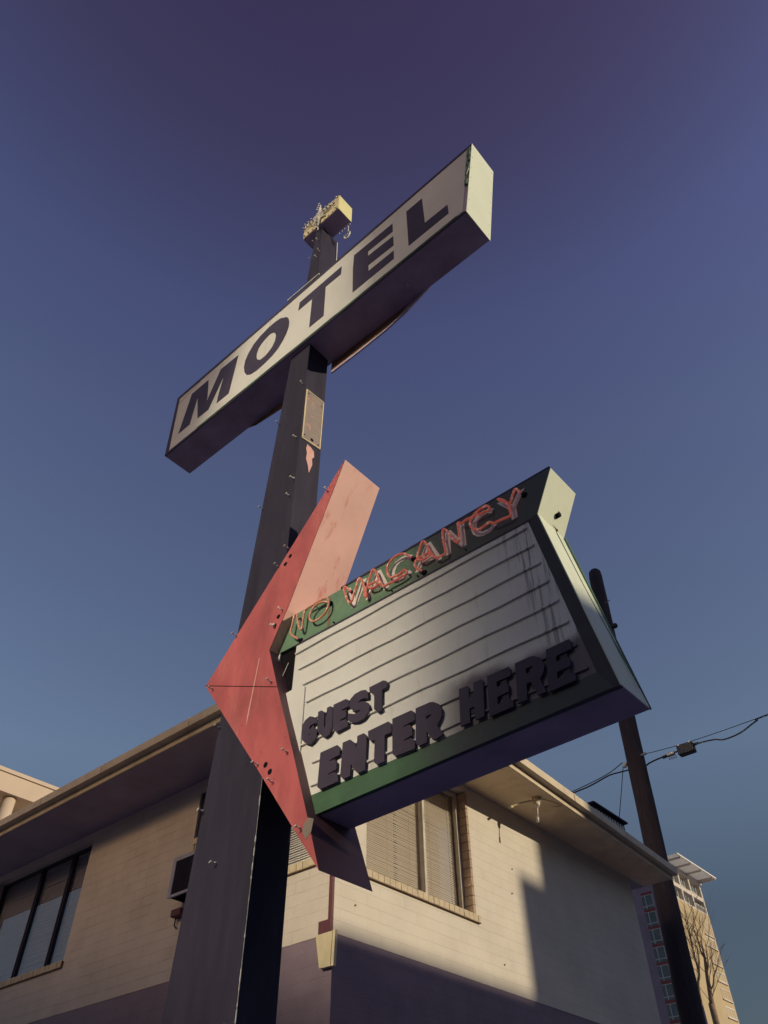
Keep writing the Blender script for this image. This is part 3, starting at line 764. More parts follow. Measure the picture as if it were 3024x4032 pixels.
window(bld, 'y', XW, 6.16, 8.06, 4.63, 6.13, [7.32], sill_len=(0.03, 0.10), jamb=['hi'], tilt=60, pitch=0.0215)
cw = B().box(XW - 0.30, XW - 0.29, 6.2, 6.95, 4.66, 6.1).box(XW - 0.30, XW - 0.29, 7.02, 8.03, 4.66, 6.1)  # pale sheet added behind the blinds in place of the lit room
cw.build('lit_room_stand_in', M['lit_room_stand_in'], bld)
window(bld, 'x', YW, -13.1, -10.44, 4.55, 6.12, [-11.92, -11.08], sill_len=(0.04, 0.04), tilt=68, pitch=0.024, slat_m=M['acframe'], fm=M['pylon'])
window(bld, 'x', YW, -7.30, -5.86, 4.69, 6.12, [-6.6], sill_len=(0.03, 0.04), tilt=62, pitch=0.026)
# dark window opening with pale sash bars above the air conditioner
g = B().box(-8.03, -7.98, YW + 0.03, YW + 0.09, 5.17, 6.05).box(-7.5, -7.45, YW + 0.03, YW + 0.09, 5.17, 6.05).box(-7.98, -7.5, YW + 0.03, YW + 0.09, 6.0, 6.05)
w2 = g.build('window', M['pylon'], bld)
B().box(-7.98, -7.5, YW + 0.06, YW + 0.07, 5.17, 6.0).build('pane', M['tower_glass'], w2)
B().box(-8.012, -7.985, YW - 0.012, YW + 0.02, 5.075, 5.38).box(-7.972, -7.925, YW - 0.006, YW + 0.02, 5.08, 5.38).box(-8.014, -7.92, YW - 0.016, YW - 0.0125, 5.385, 5.46) \
   .build('sash_bar', M['cream_steel'], w2)
B().box(-8.015, -7.46, YW + 0.10, YW + 0.12, 4.72, 6.05).build('backing_board', M['hole'], w2)

# corner trim and pale plate under it
B().box(-5.612, XW - 0.001, YW - 0.03, YW - 0.003, ZB + 0.115, ZS).build('corner_trim', M['maroon_trim'], bld)
B().box(-5.722, XW - 0.001, YW - 0.045, YW - 0.003, ZB, ZB + 0.113).build('corner_block', M['maroon_trim'], bld)
g = B().prism([(-5.747, 3.920), (-5.527, 3.924), (-5.541, 3.63), (-5.681, 3.632)], YW - 0.05, YW - 0.004)
g.prism([(-5.525, 3.924), (-5.494, 3.931), (-5.504, 3.630), (-5.539, 3.63)], YW - 0.045, YW - 0.01)
g.build('corner_plate', M['cream_steel'], bld)
for y, z in ((6.0, 4.235), (9.02, 5.40), (8.95, 5.08), (8.6, 4.2)):
    B().tube([(XW - 0.002, y, z), (XW + 0.012, y, z + 0.003)], 0.009, 8).build('wall_anchor', M['mortar'], bld)
g = B().tube([(XW - 0.5, YW + 0.4, ZS + 0.2), (XW - 0.5, YW + 0.4, ZS + 0.6)], 0.05)
g.build('vent_pipe', M['steel'], bld)

# rooftop unit
ru = thing('rooftop_vent', 'dark louvred vent box low on the motel roof edge', 'vent', (-5.3, 11.5, ZS + 0.205))
B().box(-5.55, -5.2, 11.05, 12.05, ZS + 0.207, ZS + 0.62).build('housing', M['pylon'], ru)
g = B()
for i in range(11):
    g.box(-5.2, -5.185, 11.09 + i * 0.085, 11.13 + i * 0.085, ZS + 0.28, ZS + 0.56)
g.build('louvre', M['steel'], ru)
B().box(-5.6, -5.15, 11.0, 12.10, ZS + 0.622, ZS + 0.65).build('lid', M['pylon'], ru)

# floodlight holder under the eaves
fl = thing('eaves_lamp_holder', 'empty two-arm floodlight holder hanging under the eaves of the lit side wall', 'lamp holder', (-5.06, 9.05, ZS))
B().tube([(-5.06, 9.05, ZS - 0.001), (-5.06, 9.05, ZS - 0.05)], 0.062, 20, r1=0.055).build('canopy', M['cream_steel'], fl)
B().tube([(-5.06, 9.03, ZS - 0.05), (-5.055, 9.01, ZS - 0.125)], 0.036, 14, r1=0.03).build('body', M['cream_steel'], fl)
B().tube([(-5.04, 9.04, ZS - 0.06), (-5.04, 9.035, ZS - 0.068)], 0.040, 14).tube([(-5.04, 9.035, ZS - 0.07), (-5.045, 9.02, ZS - 0.135)], 0.031, 14, r1=0.029).tube([(-5.045, 9.02, ZS - 0.136), (-5.046, 9.018, ZS - 0.15)], 0.018, 12) \
   .build('socket', M['ceramic'], fl)
B().tube([(-5.046, 9.018, ZS - 0.15), (-5.055, 8.998, ZS - 0.29)], 0.0085, 10).tube([(-5.055, 8.998, ZS - 0.285), (-5.06, 8.995, ZS - 0.352)], 0.017, 12).build('rod', M['ceramic'], fl)
B().tube(smooth_path([(-5.08, 9.02, ZS - 0.045), (-5.13, 8.95, ZS - 0.06), (-5.20, 8.80, ZS - 0.12), (-5.25, 8.72, ZS - 0.17)], 5), 0.012, 10).tube([(-5.25, 8.72, ZS - 0.17), (-5.275, 8.68, ZS - 0.195)], 0.018, 10) \
   .build('arm', M['cream_steel'], fl)
B().tube(smooth_path([(-5.02, 9.12, ZS - 0.006), (-4.95, 9.3, ZS - 0.008), (-4.93, 9.5, ZS - 0.006)], 4), 0.004, 6).tube([(-4.93, 9.5, ZS - 0.006), (-5.05, 9.42, ZS - 0.006)], 0.004, 6) \
   .build('wire', M['cream_steel'], fl)

# air conditioner in the window opening
ac = thing('air_conditioner', 'window air conditioner with pale frame sticking out beside the sign post', 'air conditioner', (-7.7, 5.6, 4.725))
B().box(-8.025, -7.46, 5.492, 5.80, 4.727, 5.165).build('casing', M['hole'], ac)
g = B().box(-8.052, -7.99, 5.478, 5.50, 4.722, 5.17).box(-7.99, -7.45, 5.478, 5.50, 5.125, 5.17).box(-7.99, -7.45, 5.478, 5.50, 4.722, 4.75)
g.build('front_frame', M['acframe'], ac, bevel=0.003)
g = B()
for i in range(18):
    g.box(-7.985, -7.46, 5.486, 5.490, 4.765 + i * 0.02, 4.773 + i * 0.02)
g.build('grille', M['pylon'], ac)
bx_ = thing('junction_box', 'small maroon junction box on the wall under the air conditioner', 'junction box', (-8.06, 5.66, 4.55))
B().box(-8.10, -7.93, 5.60, 5.697, 4.56, 4.64).build('box', M['maroon_trim'], bx_, bevel=0.008)
B().tube([(-8.07, 5.66, 4.56), (-8.07, 5.66, 4.48), (-8.05, 5.68, 4.45)], 0.008, 8).build('conduit', M['pylon'], bx_)

# ---------------------------------------------------------------- the sign
sign = thing('motel_sign', 'tall dark sign post carrying the MOTEL box, red arrow and vacancy board', 'sign', (-3.9, 3.14, 0))
def xl(z): return -4.103 + (z - 5.14) * 0.0565
XP = -3.605
ZT = 11.72
post = B().prism([(xl(0), 0), (XP, 0), (XP, ZT), (xl(ZT), ZT)], 3.0, 3.28).build('post', M['pylon'], sign)
# corner seam; light through its gap is put in as pale flecks
g = B(); z = 1.9; rnd = random.Random(3); vs, fs = [], []
while z < 5.0:
    w = rnd.choice((0.0004, 0.0004, 0.0012, 0.003, 0.0045)) * rnd.uniform(0.7, 1.2)
    for zz_ in (z, z + rnd.uniform(0.008, 0.04)):
        vs += [(XP - w, 2.9988, zz_), (XP + 0.0008, 2.9986, zz_), (XP + 0.0012, 3.0 + w, zz_)]; z = zz_
    z += rnd.uniform(0.002, 0.012)
for i in range(len(vs) // 3 - 1):
    fs += [(3 * i, 3 * i + 1, 3 * i + 4, 3 * i + 3), (3 * i + 1, 3 * i + 2, 3 * i + 5, 3 * i + 4)]
g.add(vs, fs).build('corner_seam', M['ceramic'], post)
# weathered cover plate on the sunny side of the post
g = B().add([(XP + 0.006, 3.016, 8.03), (XP + 0.006, 3.270, 8.05), (XP + 0.006, 3.268, 7.285), (XP + 0.006, 3.021, 7.248),
             (XP - 0.001, 3.016, 8.03), (XP - 0.001, 3.270, 8.05), (XP - 0.001, 3.268, 7.285), (XP - 0.001, 3.021, 7.248)],
            [(0, 1, 2, 3), (0, 4, 5, 1), (1, 5, 6, 2), (2, 6, 7, 3), (3, 7, 4, 0)])
pl = g.build('cover_plate', M['bare'], sign)
g = B()
def strip_x(g, a, b, w, x):
    a, b = Vector(a), Vector(b); t = (b - a).normalized(); n = Vector((t.y, -t.x)) * w
    g.add([(x, a.x - n.x, a.y - n.y), (x, a.x + n.x, a.y + n.y), (x, b.x + n.x, b.y + n.y), (x, b.x - n.x, b.y - n.y),
           (x - 0.006, a.x - n.x, a.y - n.y), (x - 0.006, a.x + n.x, a.y + n.y), (x - 0.006, b.x + n.x, b.y + n.y), (x - 0.006, b.x - n.x, b.y - n.y)],
          [(0, 1, 2, 3), (0, 4, 5, 1), (1, 5, 6, 2), (2, 6, 7, 3), (3, 7, 4, 0)])
Q = [(3.022, 8.02), (3.262, 8.04), (3.260, 7.295), (3.027, 7.258)]
for i in range(4):
    strip_x(g, Q[i], Q[(i + 1) % 4], 0.006, XP + 0.0095)
g.build('plate_edge', M['cream_steel'], pl)
g = B()
for y, z in ((3.05, 7.98), (3.24, 7.95), (3.05, 7.32), (3.235, 7.33)):
    B().tube([(XP + 0.004, y, z), (XP + 0.009, y, z)], 0.008, 8).build('plate_hole', M['hole'], pl)
B().tube([(XP + 0.004, 3.15, 7.33), (XP + 0.0085, 3.15, 7.33)], 0.020, 14).build('plate_hole', M['hole'], pl)
# torn patch of bare metal below it
B().add([(XP + 0.003, y, z) for y, z in ((3.10, 7.23), (3.15, 7.22), (3.19, 7.20), (3.20, 7.12), (3.175, 7.08), (3.185, 7.0), (3.165, 6.92), (3.15, 6.86), (3.13, 6.95), (3.10, 7.02), (3.105, 7.1), (3.09, 7.16))],
        [tuple(range(12))]).build('peeled_patch', M['redfade'], post)

# --- MOTEL box
YM0, YM1 = 2.945, 3.337
bp = D['box']; fp = D['face']
box = B().prism(bp, YM0 + 0.012, YM1).build('name_box', M['dark'], sign)
B().prism(fp, YM0 + 0.004, YM0 + 0.011).build('face_panel', M['face'], box)
# raised rim round the face
g = B()
for i in range(4):
    j = (i + 1) % 4
    q = [bp[i], bp[j], fp[j], fp[i]]
    if i != 1:
        g.prism(q, YM0, YM0 + 0.0115)
g.build('face_rim', M['letter'], box)
# bent green lip along the bottom edge, in uneven lengths
g = B(); (x0, z0), (x1, z1) = fp[3], fp[2]
rnd = random.Random(11); u = 0.12
while u < 0.985:
    e = min(u + rnd.uniform(0.02, 0.08), 0.985)
    a = rnd.uniform(0.010, 0.030); b2 = rnd.uniform(0.010, 0.030)
    X = lambda t: x0 + (x1 - x0) * t
    Zf = lambda t: z0 + (z1 - z0) * t
    g.prism([(X(u), Zf(u) + 0.002), (X(u), Zf(u) - a), (X(e), Zf(e) - b2), (X(e), Zf(e) + 0.002)], YM0 - 0.008, YM0 - 0.001)
    u = e
g.build('bottom_lip', M['green'], box)
g = B(); rnd = random.Random(5)
for k in range(13):
    t = k / 13
    xa = fp[1][0] + (fp[2][0] - fp[1][0]) * t; za = fp[1][1] + (fp[2][1] - fp[1][1]) * t
    t2 = (k + 1) / 13
    xb = fp[1][0] + (fp[2][0] - fp[1][0]) * t2; zb = fp[1][1] + (fp[2][1] - fp[1][1]) * t2
    if k < 8:
        w0, w1 = rnd.uniform(0.018, 0.05), rnd.uniform(0.018, 0.05)
        g.prism([(xa + 0.002, za), (xa + w0, za + 0.004), (xb + w1, zb), (xb + 0.002, zb)], YM0 - 0.006 - 0.006 * (k % 2), YM0 + 0.002)
g.build('torn_edge_strip', M['green'], box)
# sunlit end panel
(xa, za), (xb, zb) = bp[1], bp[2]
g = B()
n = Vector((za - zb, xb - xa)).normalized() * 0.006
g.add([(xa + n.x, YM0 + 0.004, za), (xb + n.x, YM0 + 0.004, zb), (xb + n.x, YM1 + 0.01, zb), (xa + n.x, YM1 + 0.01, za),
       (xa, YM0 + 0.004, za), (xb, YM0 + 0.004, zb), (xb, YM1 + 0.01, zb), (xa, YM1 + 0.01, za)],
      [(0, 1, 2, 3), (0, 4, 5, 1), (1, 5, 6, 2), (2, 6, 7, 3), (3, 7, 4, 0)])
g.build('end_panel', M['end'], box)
g = B()
for t in (0.06, 0.2, 0.36, 0.5, 0.66, 0.82, 0.95):
    for y in (YM0 + 0.03, YM1 - 0.02):
        x = xa + (xb - xa) * t + n.x; z = za + (zb - za) * t
        B().tube([(x - 0.002, y, z), (x + 0.004, y, z)], 0.004, 6).build('rivet', M['steel'], box)
for ch, key, hole in (('M', 'M', None), ('O', 'O', 'O_hole'), ('T', 'T', None), ('E', 'E', None), ('L', 'L', None)):
    o = B().prism(D[key], YM0 + 0.001, YM0 + 0.005, hole=D[hole] if hole else None).build('letter', M['letter'], box)
    o['label'] = 'black painted capital ' + ch
B().prism([(-6.118, 9.915), (-6.112, 9.918), (-5.70, 10.045), (-5.705, 10.050)], YM0 + 0.0015, YM0 + 0.0042).build('face_fold', M['rust'], box)
for x in (-4.36, -2.62):
    B().prism([(x, 8.885), (x + 0.006, 8.885), (x + 0.006, 10.12), (x, 10.12)], YM0 + 0.0028, YM0 + 0.0042).build('face_joint', M['frame'], box)
# sagging rear lip
B().prism([(-3.60, 8.86), (-2.45, 8.87), (-2.58, 8.765), (-2.80, 8.705), (-3.2, 8.69), (-3.60, 8.69)], YM1 + 0.001, YM1 + 0.010).build('sagging_lip', M['rust'], box)
B().prism([(-4.36, 8.86), (-4.30, 8.70), (-4.55, 8.735), (-4.85, 8.78), (-5.0, 8.85)], YM1 + 0.001, YM1 + 0.010).build('sagging_lip', M['rust'], box)
B().prism([(-3.60, 8.69), (-3.2, 8.69), (-2.80, 8.705), (-2.58, 8.765), (-2.45, 8.87), (-2.2, 8.87), (-2.5, 8.74), (-2.8, 8.675), (-3.2, 8.655), (-3.60, 8.655)], YM1 - 0.002, YM1 + 0.014) \
   .build('lip_edge', M['dark'], box)
g = B()
for x, y in ((-4.6, 3.1), (-2.35, 3.15), (-2.9, 3.2), (-5.3, 3.05)):
    B().box(x, x + 0.014, y, y + 0.010, 8.80, 8.845).build('bottom_tab', M['ceramic'], box)
B().box(-4.05, -3.5, 2.93, 2.9445, 10.19, 10.205).build('top_flashing', M['end'], box)

# --- tube supports
def support(p, parent, out=-1, sc=1.0, rnd=random.Random(2)):
    x, y, z = p
    dx, dz = rnd.uniform(-0.008, 0.008), rnd.uniform(-0.008, 0.008)
    g = B().tube([(x, y + 0.001, z), (x + dx * 0.3, y + out * 0.018 * sc, z + dz * 0.3)], 0.007 * sc, 8, r1=0.005 * sc)
    g.tube([(x + dx * 0.3, y + out * 0.018 * sc, z + dz * 0.3), (x + dx, y + out * 0.045 * sc, z + dz)], 0.0035 * sc, 6)
    g.tube([(x + dx - 0.010 * sc, y + out * 0.047 * sc, z + dz - 0.003), (x + dx + 0.010 * sc, y + out * 0.047 * sc, z + dz + 0.004)], 0.0045 * sc, 6)
    return g.build('tube_support', M['ceramic'], parent)
for x, z in D['stud_pylon']:
    x = min(max(x, xl(z) + 0.012), XP - 0.012)
    support((x, 3.0, z), sign)

# --- red arrow
YA0, YA1 = 2.92, 3.345
AP = D['arrow']
arrow = B()
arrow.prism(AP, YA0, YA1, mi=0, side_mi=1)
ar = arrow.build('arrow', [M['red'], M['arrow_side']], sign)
# bleached outer return of the upper blade (own sheet, proud of the box)
TI, SI = AP[0], AP[-3]
up = [AP[0], AP[-1], AP[-2], AP[-3]]
g = B()
for a, b in zip(up[:-1], up[1:]):
    a, b = Vector(a), Vector(b); t = (b - a).normalized(); n = Vector((-t.y, t.x)) * 0.004
    if n.x < 0: n = -n
    g.add([(a.x + n.x, YA0 + 0.001, a.y + n.y), (b.x + n.x, YA0 + 0.001, b.y + n.y), (b.x + n.x, YA1, b.y + n.y), (a.x + n.x, YA1, a.y + n.y)], [(0, 1, 2, 3)])
g.build('bleached_edge', M['redfade'], ar)
B().prism([D['arrow'][3], (D['arrow'][3][0] + 0.004, D['arrow'][3][1] + 0.004), (AP[-4][0] + 0.0, AP[-4][1] + 0.005), AP[-4]], YA0 - 0.002, YA0 + 0.0).build('arrow_seam', M['hole'], ar)
B().prism([(-3.69, 4.75), (-3.682, 4.75), (-3.725, 4.30), (-3.735, 4.22), (-3.738, 4.30)], YA0 - 0.0012, YA0 + 0.0).build('paint_run', M['redfade'], ar)
for x, z in ((-3.2, 5.9), (-3.42, 5.6), (-3.62, 5.38), (-3.86, 5.1), (-4.05, 4.85), (-3.98, 4.55), (-3.78, 4.25), (-3.55, 3.98), (-3.4, 3.75), (-3.33, 4.0), (-3.42, 4.25)):
    B().tube([(x, YA0 - 0.002, z), (x, YA0 + 0.001, z)], 0.004, 6).build('rivet', M['arrow_side'], ar)
for x, z in D['stud_arrow']:
    support((x, YA0, z), ar, rnd=random.Random(int(x * 900)))
for x, z in D['holes_arrow']:
    g = B().tube([(x, YA0 - 0.0015, z), (x, YA0 + 0.001, z)], 0.019, 18)
    g.build('tube_hole', M['hole'], ar)
    # one socket still shows a broken ceramic insulator
x, z = D['holes_arrow'][-1]
B().ball((x + 0.003, YA0 - 0.012, z + 0.003), 0.011).tube([(x, YA0 - 0.002, z), (x + 0.01, YA0 - 0.03, z - 0.01)], 0.006, 8).build('insulator', M['ceramic'], ar)
B().prism([(-3.075, 3.42), (-3.03, 3.40), (-3.045, 3.33), (-3.085, 3.30), (-3.115, 3.35), (-3.11, 3.39)], YA0 - 0.002, YA0 + 0.001).build('torn_patch', M['bare'], ar)

# --- vacancy and reader board
YC0, YC1 = 3.0, 3.285
cab = B().prism([(-3.60, 5.06), (-1.245, 5.05), (-1.389, 4.756), (-1.16, 3.505), (-3.112, 3.474), (-3.30, 3.88), (-3.46, 4.35), (-3.60, 4.52)], YC0 + 0.03, YC1).build('reader_board', M['dark'], sign)
cab['label'] = 'vacancy and letter board of the motel sign'
# end faces
g = B()
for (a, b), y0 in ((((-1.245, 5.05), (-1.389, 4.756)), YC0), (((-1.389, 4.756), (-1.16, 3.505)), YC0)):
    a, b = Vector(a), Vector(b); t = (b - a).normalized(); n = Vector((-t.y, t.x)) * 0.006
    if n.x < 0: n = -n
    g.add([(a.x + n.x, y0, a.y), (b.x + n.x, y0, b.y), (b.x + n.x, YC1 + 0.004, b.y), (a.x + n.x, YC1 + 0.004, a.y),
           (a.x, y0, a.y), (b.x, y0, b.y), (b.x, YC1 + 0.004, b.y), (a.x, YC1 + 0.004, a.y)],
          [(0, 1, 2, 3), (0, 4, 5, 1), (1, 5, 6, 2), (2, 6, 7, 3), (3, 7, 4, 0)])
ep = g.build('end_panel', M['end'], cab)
g = B().tube([(-1.378, 3.19, 4.735), (-1.30, 3.20, 4.3), (-1.235, 3.235, 3.95), (-1.16, 3.24, 3.6)], 0.004, 6)
g.tube([(-1.375, YC1, 4.757), (-1.155, YC1, 3.505)], 0.006, 6)
g.build('end_seam', M['green'], cab)
B().tube([(-1.352, 3.17, 4.835), (-1.325, 3.17, 4.835)], 0.016, 10).box(-1.343, -1.327, 3.175, 3.20, 4.845, 4.87).build('end_hole', M['hole'], cab)
B().tube([(-1.39, 3.2, 4.762), (-1.372, 3.205, 4.762)], 0.008, 8).tube([(-1.384, 3.03, 4.79), (-1.376, 3.21, 4.765)], 0.003, 6).build('end_bolt', M['rust'], cab)
# green vacancy band
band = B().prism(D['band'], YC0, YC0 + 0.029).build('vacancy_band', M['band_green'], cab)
B().prism([(-2.97, 5.062), (-1.245, 5.065), (-1.24, 5.05), (-2.97, 5.046)], YC0 - 0.006, YC0 - 0.001).build('top_edge', M['letter'], cab)
B().prism([(-3.40, 4.772), (-1.44, 4.745), (-1.44, 4.732), (-3.40, 4.758)], YC0 - 0.004, YC0 - 0.001).build('divider', M['letter'], cab)
B().prism([(-3.085, 5.04), (-3.075, 5.04), (-3.065, 4.775), (-3.09, 4.775)], YC0 - 0.0018, YC0 - 0.0003).build('rust_run', M['rust'], band)
for key, hole in (('pV', None), ('pA', 'pA_hole'), ('pC', None), ('pA2', 'pA2_hole'), ('pN', None), ('pC2', None), ('pY', None)):
    o = B().prism(D[key], YC0 - 0.0022, YC0 - 0.0004, hole=D[hole] if hole else None).build('painted_letter', M['white_paint'], band)
    o['label'] = 'pale painted ' + key[1]
def neon(pts, m, ends=(True, True)):
    P = [(x, 2.958 + random.uniform(-0.002, 0.002), z) for x, z in pts]
    if ends[0]: P = [(P[0][0] + 0.012, 2.985, P[0][2] - 0.004), (P[0][0] + 0.004, 2.968, P[0][2])] + P[1:]
    if ends[1]: P = P[:-1] + [(P[-1][0] + 0.003, 2.968, P[-1][2]), (P[-1][0] + 0.012, 2.985, P[-1][2] - 0.004)]
    g = B().tube(smooth_path(P, 4), 0.0082, 10)
    o = g.build('neon_tube', m, cab)
    return P
def electrode(x, z):
    B().tube([(x, YC0 - 0.003, z), (x, YC0 + 0.002, z)], 0.021, 16).build('electrode_hole', M['hole'], band)
    B().tube([(x, YC0 + 0.0, z), (x - 0.003, YC0 - 0.03, z)], 0.011, 12).build('electrode', M['letter'], band)
for key, m in (('nN', M['neon_dim']), ('nVAC', M['neon']), ('nANCY', M['neon'])):
    P = neon(D[key], m)
    electrode(P[0][0], P[0][2] - 0.002); electrode(P[-1][0], P[-1][2])
    for i in range(4, len(P) - 3, 9):
        x, y, z = P[i]
        B().tube([(x, YC0, z), (x, 2.968, z)], 0.0035, 6).tube([(x - 0.010, 2.967, z), (x + 0.010, 2.967, z + 0.003)], 0.004, 6).build('tube_stand', M['ceramic'], band)
# small row of bolt heads and a bulb base on the divider
g = B()
for x in (-3.02, -2.28, -2.5, -1.9):
    B().tube([(x, YC0 - 0.004, 4.776), (x, YC0 - 0.018, 4.777)], 0.006, 6).build('bolt', M['letter'], cab)
# white panel
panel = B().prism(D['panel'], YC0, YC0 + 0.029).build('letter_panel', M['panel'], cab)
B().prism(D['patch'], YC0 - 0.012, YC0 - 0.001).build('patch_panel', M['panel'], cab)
B().prism([(-3.585, 4.775), (-3.560, 4.775), (-3.57, 4.69), (-3.583, 4.72)], YC0 + 0.004, YC0 + 0.02).build('panel_scrap', M['panel'], cab)
B().prism([(-3.60, 4.78), (-3.395, 4.775), (-3.44, 4.39), (-3.5, 4.37), (-3.60, 4.3)], YC0 + 0.024, YC0 + 0.0295).build('open_bay', M['hole'], cab)
B().tube(smooth_path([(-3.47, 3.01, 4.66), (-3.52, 3.005, 4.55), (-3.535, 3.0, 4.46)], 4), 0.0025, 5).build('loose_wire', M['ceramic'], cab)
# letter rails
rails = [(4.687, -3.385, -1.468), (4.541, -3.34, -1.443), (4.394, -3.29, -1.425), (4.246, -3.24, -1.399), (4.098, -3.25, -1.365), (3.950, -3.26, -1.336),
         (3.798, -3.15, -1.32), (3.650, -3.15, -1.29)]
for z, a, b in rails:
    g = B()
    for s in range(12):
        x0 = a + (b - a) * s / 12; x1 = a + (b - a) * (s + 1) / 12
        h0 = 0.003 * math.sin(s * 1.7 + z * 9); h1 = 0.003 * math.sin((s + 1) * 1.7 + z * 9)
        g.add([(x0, YC0 - 0.0005, z + 0.010 + h0), (x1, YC0 - 0.0005, z + 0.010 + h1), (x1, YC0 - 0.014, z + 0.006 + h1), (x0, YC0 - 0.014, z + 0.006 + h0),
               (x0, YC0 - 0.014, z - 0.004 + h0), (x1, YC0 - 0.014, z - 0.004 + h1), (x1, YC0 - 0.004, z - 0.006 + h1), (x0, YC0 - 0.004, z - 0.006 + h0)],
              [(0, 1, 2, 3), (3, 2, 5, 4), (4, 5, 6, 7)])
    g.build('letter_rail', M['panel'], cab)
# green strip under the panel
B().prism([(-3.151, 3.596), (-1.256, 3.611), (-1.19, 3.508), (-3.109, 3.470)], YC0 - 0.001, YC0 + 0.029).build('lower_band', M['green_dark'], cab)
B().prism([(-1.245, 5.05), (-1.389, 4.756), (-1.16, 3.505), (-1.192, 3.505), (-1.256, 3.613), (-1.455, 4.738), (-1.412, 4.756)][:], YC0 + 0.001, YC0 + 0.029).build('edge_strip', M['green_black'], cab)

# changeable letters, each can be lifted off its rails
ordn = {'GUEST': 'top word GUEST', 'ENTER': 'word ENTER', 'HERE': 'shaded word HERE'}
seen = {}
for ch, word, poly, hole in D['let']:
    k = (word, ch); seen[k] = seen.get(k, 0) + 1
    many = sum(1 for l in D['let'] if l[0] == ch and l[1] == word) > 1
    pos = ('first ' if seen[k] == 1 else 'last ') if many else ''
    cx = sum(p[0] for p in poly) / len(poly); cz = min(p[1] for p in poly)
    t = thing('sign_letter', 'black plastic %sletter %s of the %s on the white letter board' % (pos, ch, ordn[word]), 'letter', (cx, 2.985, cz), 'changeable letters on the letter board')
    B().prism(poly, 2.974, 2.984, hole=hole).build('letter_plate', M['letter'], t)
    zs = [p[1] for p in poly]; z0_, z1_ = min(zs), max(zs)
    B().box(cx - 0.02, cx + 0.02, 2.9842, 2.9862, z0_ + 0.05, z1_ - 0.05).build('clip', M['letter'], t)

# --- star box on top
SB = D['star_box']
sb = B().prism(SB, 2.97, 3.215).build('star_box', M['dark'], sign)
sb['label'] = 'yellow sided box with a bulb-studded star on top of the post'
B().box(-3.2895, -3.283, 2.968, 3.222, 11.78, 12.205).build('side_panel', M['yellow'], sb)
B().prism([(-3.95, 11.785), (-3.29, 11.792), (-3.29, 12.195), (-3.95, 12.185)], 2.960, 2.969).build('front_panel', M['cream_steel'], sb)
for z in (11.82, 12.155):
    for i in range(9):
        x = -3.92 + i * 0.075
        B().tube([(x, 2.958, z), (x, 2.962, z)], 0.014, 10).build('bulb_hole', M['hole'], sb)
c = Vector((-3.635, 11.99)); star = []
for k in range(16):
    a = k * math.pi / 8 + math.pi / 2
    r = ((0.40 if k % 8 == 0 else 0.30) if k % 4 == 0 else 0.19) if k % 2 == 0 else 0.075
    star.append((c.x + r * math.cos(a), c.y + r * math.sin(a)))
so = B()
fr = [(p[0], 2.935, p[1]) for p in star] + [(c.x, 2.895, c.y)] + [(p[0], 2.948, p[1]) for p in star]
so.add(fr, [(i, (i + 1) % 16, 16) for i in range(16)] + [(i, 17 + i, 17 + (i + 1) % 16, (i + 1) % 16) for i in range(16)] + [tuple(range(17, 33))])
st_ = so.build('star', M['ceramic'], sb)
def bulb(x, y, z, s_):
    B().tube([(x, y, z), (x, y + s_ * 0.014, z)], 0.007, 8, mi=0).ball((x, y + s_ * 0.024, z), 0.0115, 1).build('light_bulb', [M['letter'], M['ceramic']], sb)
for k in (0, 4, 8, 12):
    for q in (0.35, 0.55, 0.75, 0.93):
        bulb(c.x + (star[k][0] - c.x) * q, 2.895 + 0.04 * q + 0.002, c.y + (star[k][1] - c.y) * q, -1)
for i in (0, 3, 8):
    bulb(-3.92 + i * 0.075, 2.962, 12.155, -1)
for i in (0, 1, 8):
    bulb(-3.92 + i * 0.075, 2.962, 11.82, -1)
for i in range(5):
    bulb(-3.33 - i * 0.05, 3.213, 11.81, 1)
B().tube(smooth_path([(-3.36, 3.24, 11.80), (-3.40, 3.27, 11.70), (-3.47, 3.28, 11.68), (-3.42, 3.29, 11.60), (-3.36, 3.28, 11.68), (-3.40, 3.27, 11.74)], 4), 0.010, 8).build('coiled_cord', M['ceramic'], sb)
B().tube(smooth_path([(-3.585, 3.27, 11.66), (-3.59, 3.28, 11.3), (-3.595, 3.285, 10.9), (-3.59, 3.28, 10.2)], 5), 0.005, 6).build('cord', M['ceramic'], sb)

# ---------------------------------------------------------------- utility pole and cables
up_ = thing('utility_pole', 'dark weathered wooden utility pole standing behind the vacancy board', 'utility pole', (-6.02, 14.5, 0))
zc = [0, 4, 7.5, 9.5, 11, 13, 13.85, 14.0, 14.06, 14.08]
def pxx(z): return -6.02 + z * 0.036
P = [(pxx(z) + 0.006 * math.sin(z * 3), 14.5, z) for z in zc]
g = B()
vs, fs, seg = [], [], 22
Rr = [0.205, 0.198, 0.190, 0.182, 0.176, 0.163, 0.158, 0.143, 0.10, 0.03]
zz = []
for i in range(len(zc) - 1):
    k = max(1, int((zc[i + 1] - zc[i]) / 0.25))
    for j in range(k):
        t = j / k; zz.append((zc[i] + (zc[i + 1] - zc[i]) * t, Rr[i] + (Rr[i + 1] - Rr[i]) * t))
zz.append((zc[-1], Rr[-1]))
rnd = random.Random(4)
ph = [rnd.uniform(0, 6.28) for _ in range(seg)]
for z, r in zz:
    for k in range(seg):
        w = 2 * math.pi * k / seg
        rr = r * (1 + 0.02 * math.sin(z * 1.3 + ph[k]) + 0.012 * math.sin(z * 5 + 2 * ph[k]))
        vs.append((pxx(z) + rr * math.cos(w), 14.5 + rr * math.sin(w), z))
for i in range(len(zz) - 1):
    for k in range(seg):
        k2 = (k + 1) % seg
        fs.append((i * seg + k, i * seg + k2, (i + 1) * seg + k2, (i + 1) * seg + k))
fs.append(tuple(range((len(zz) - 1) * seg, len(zz) * seg)))
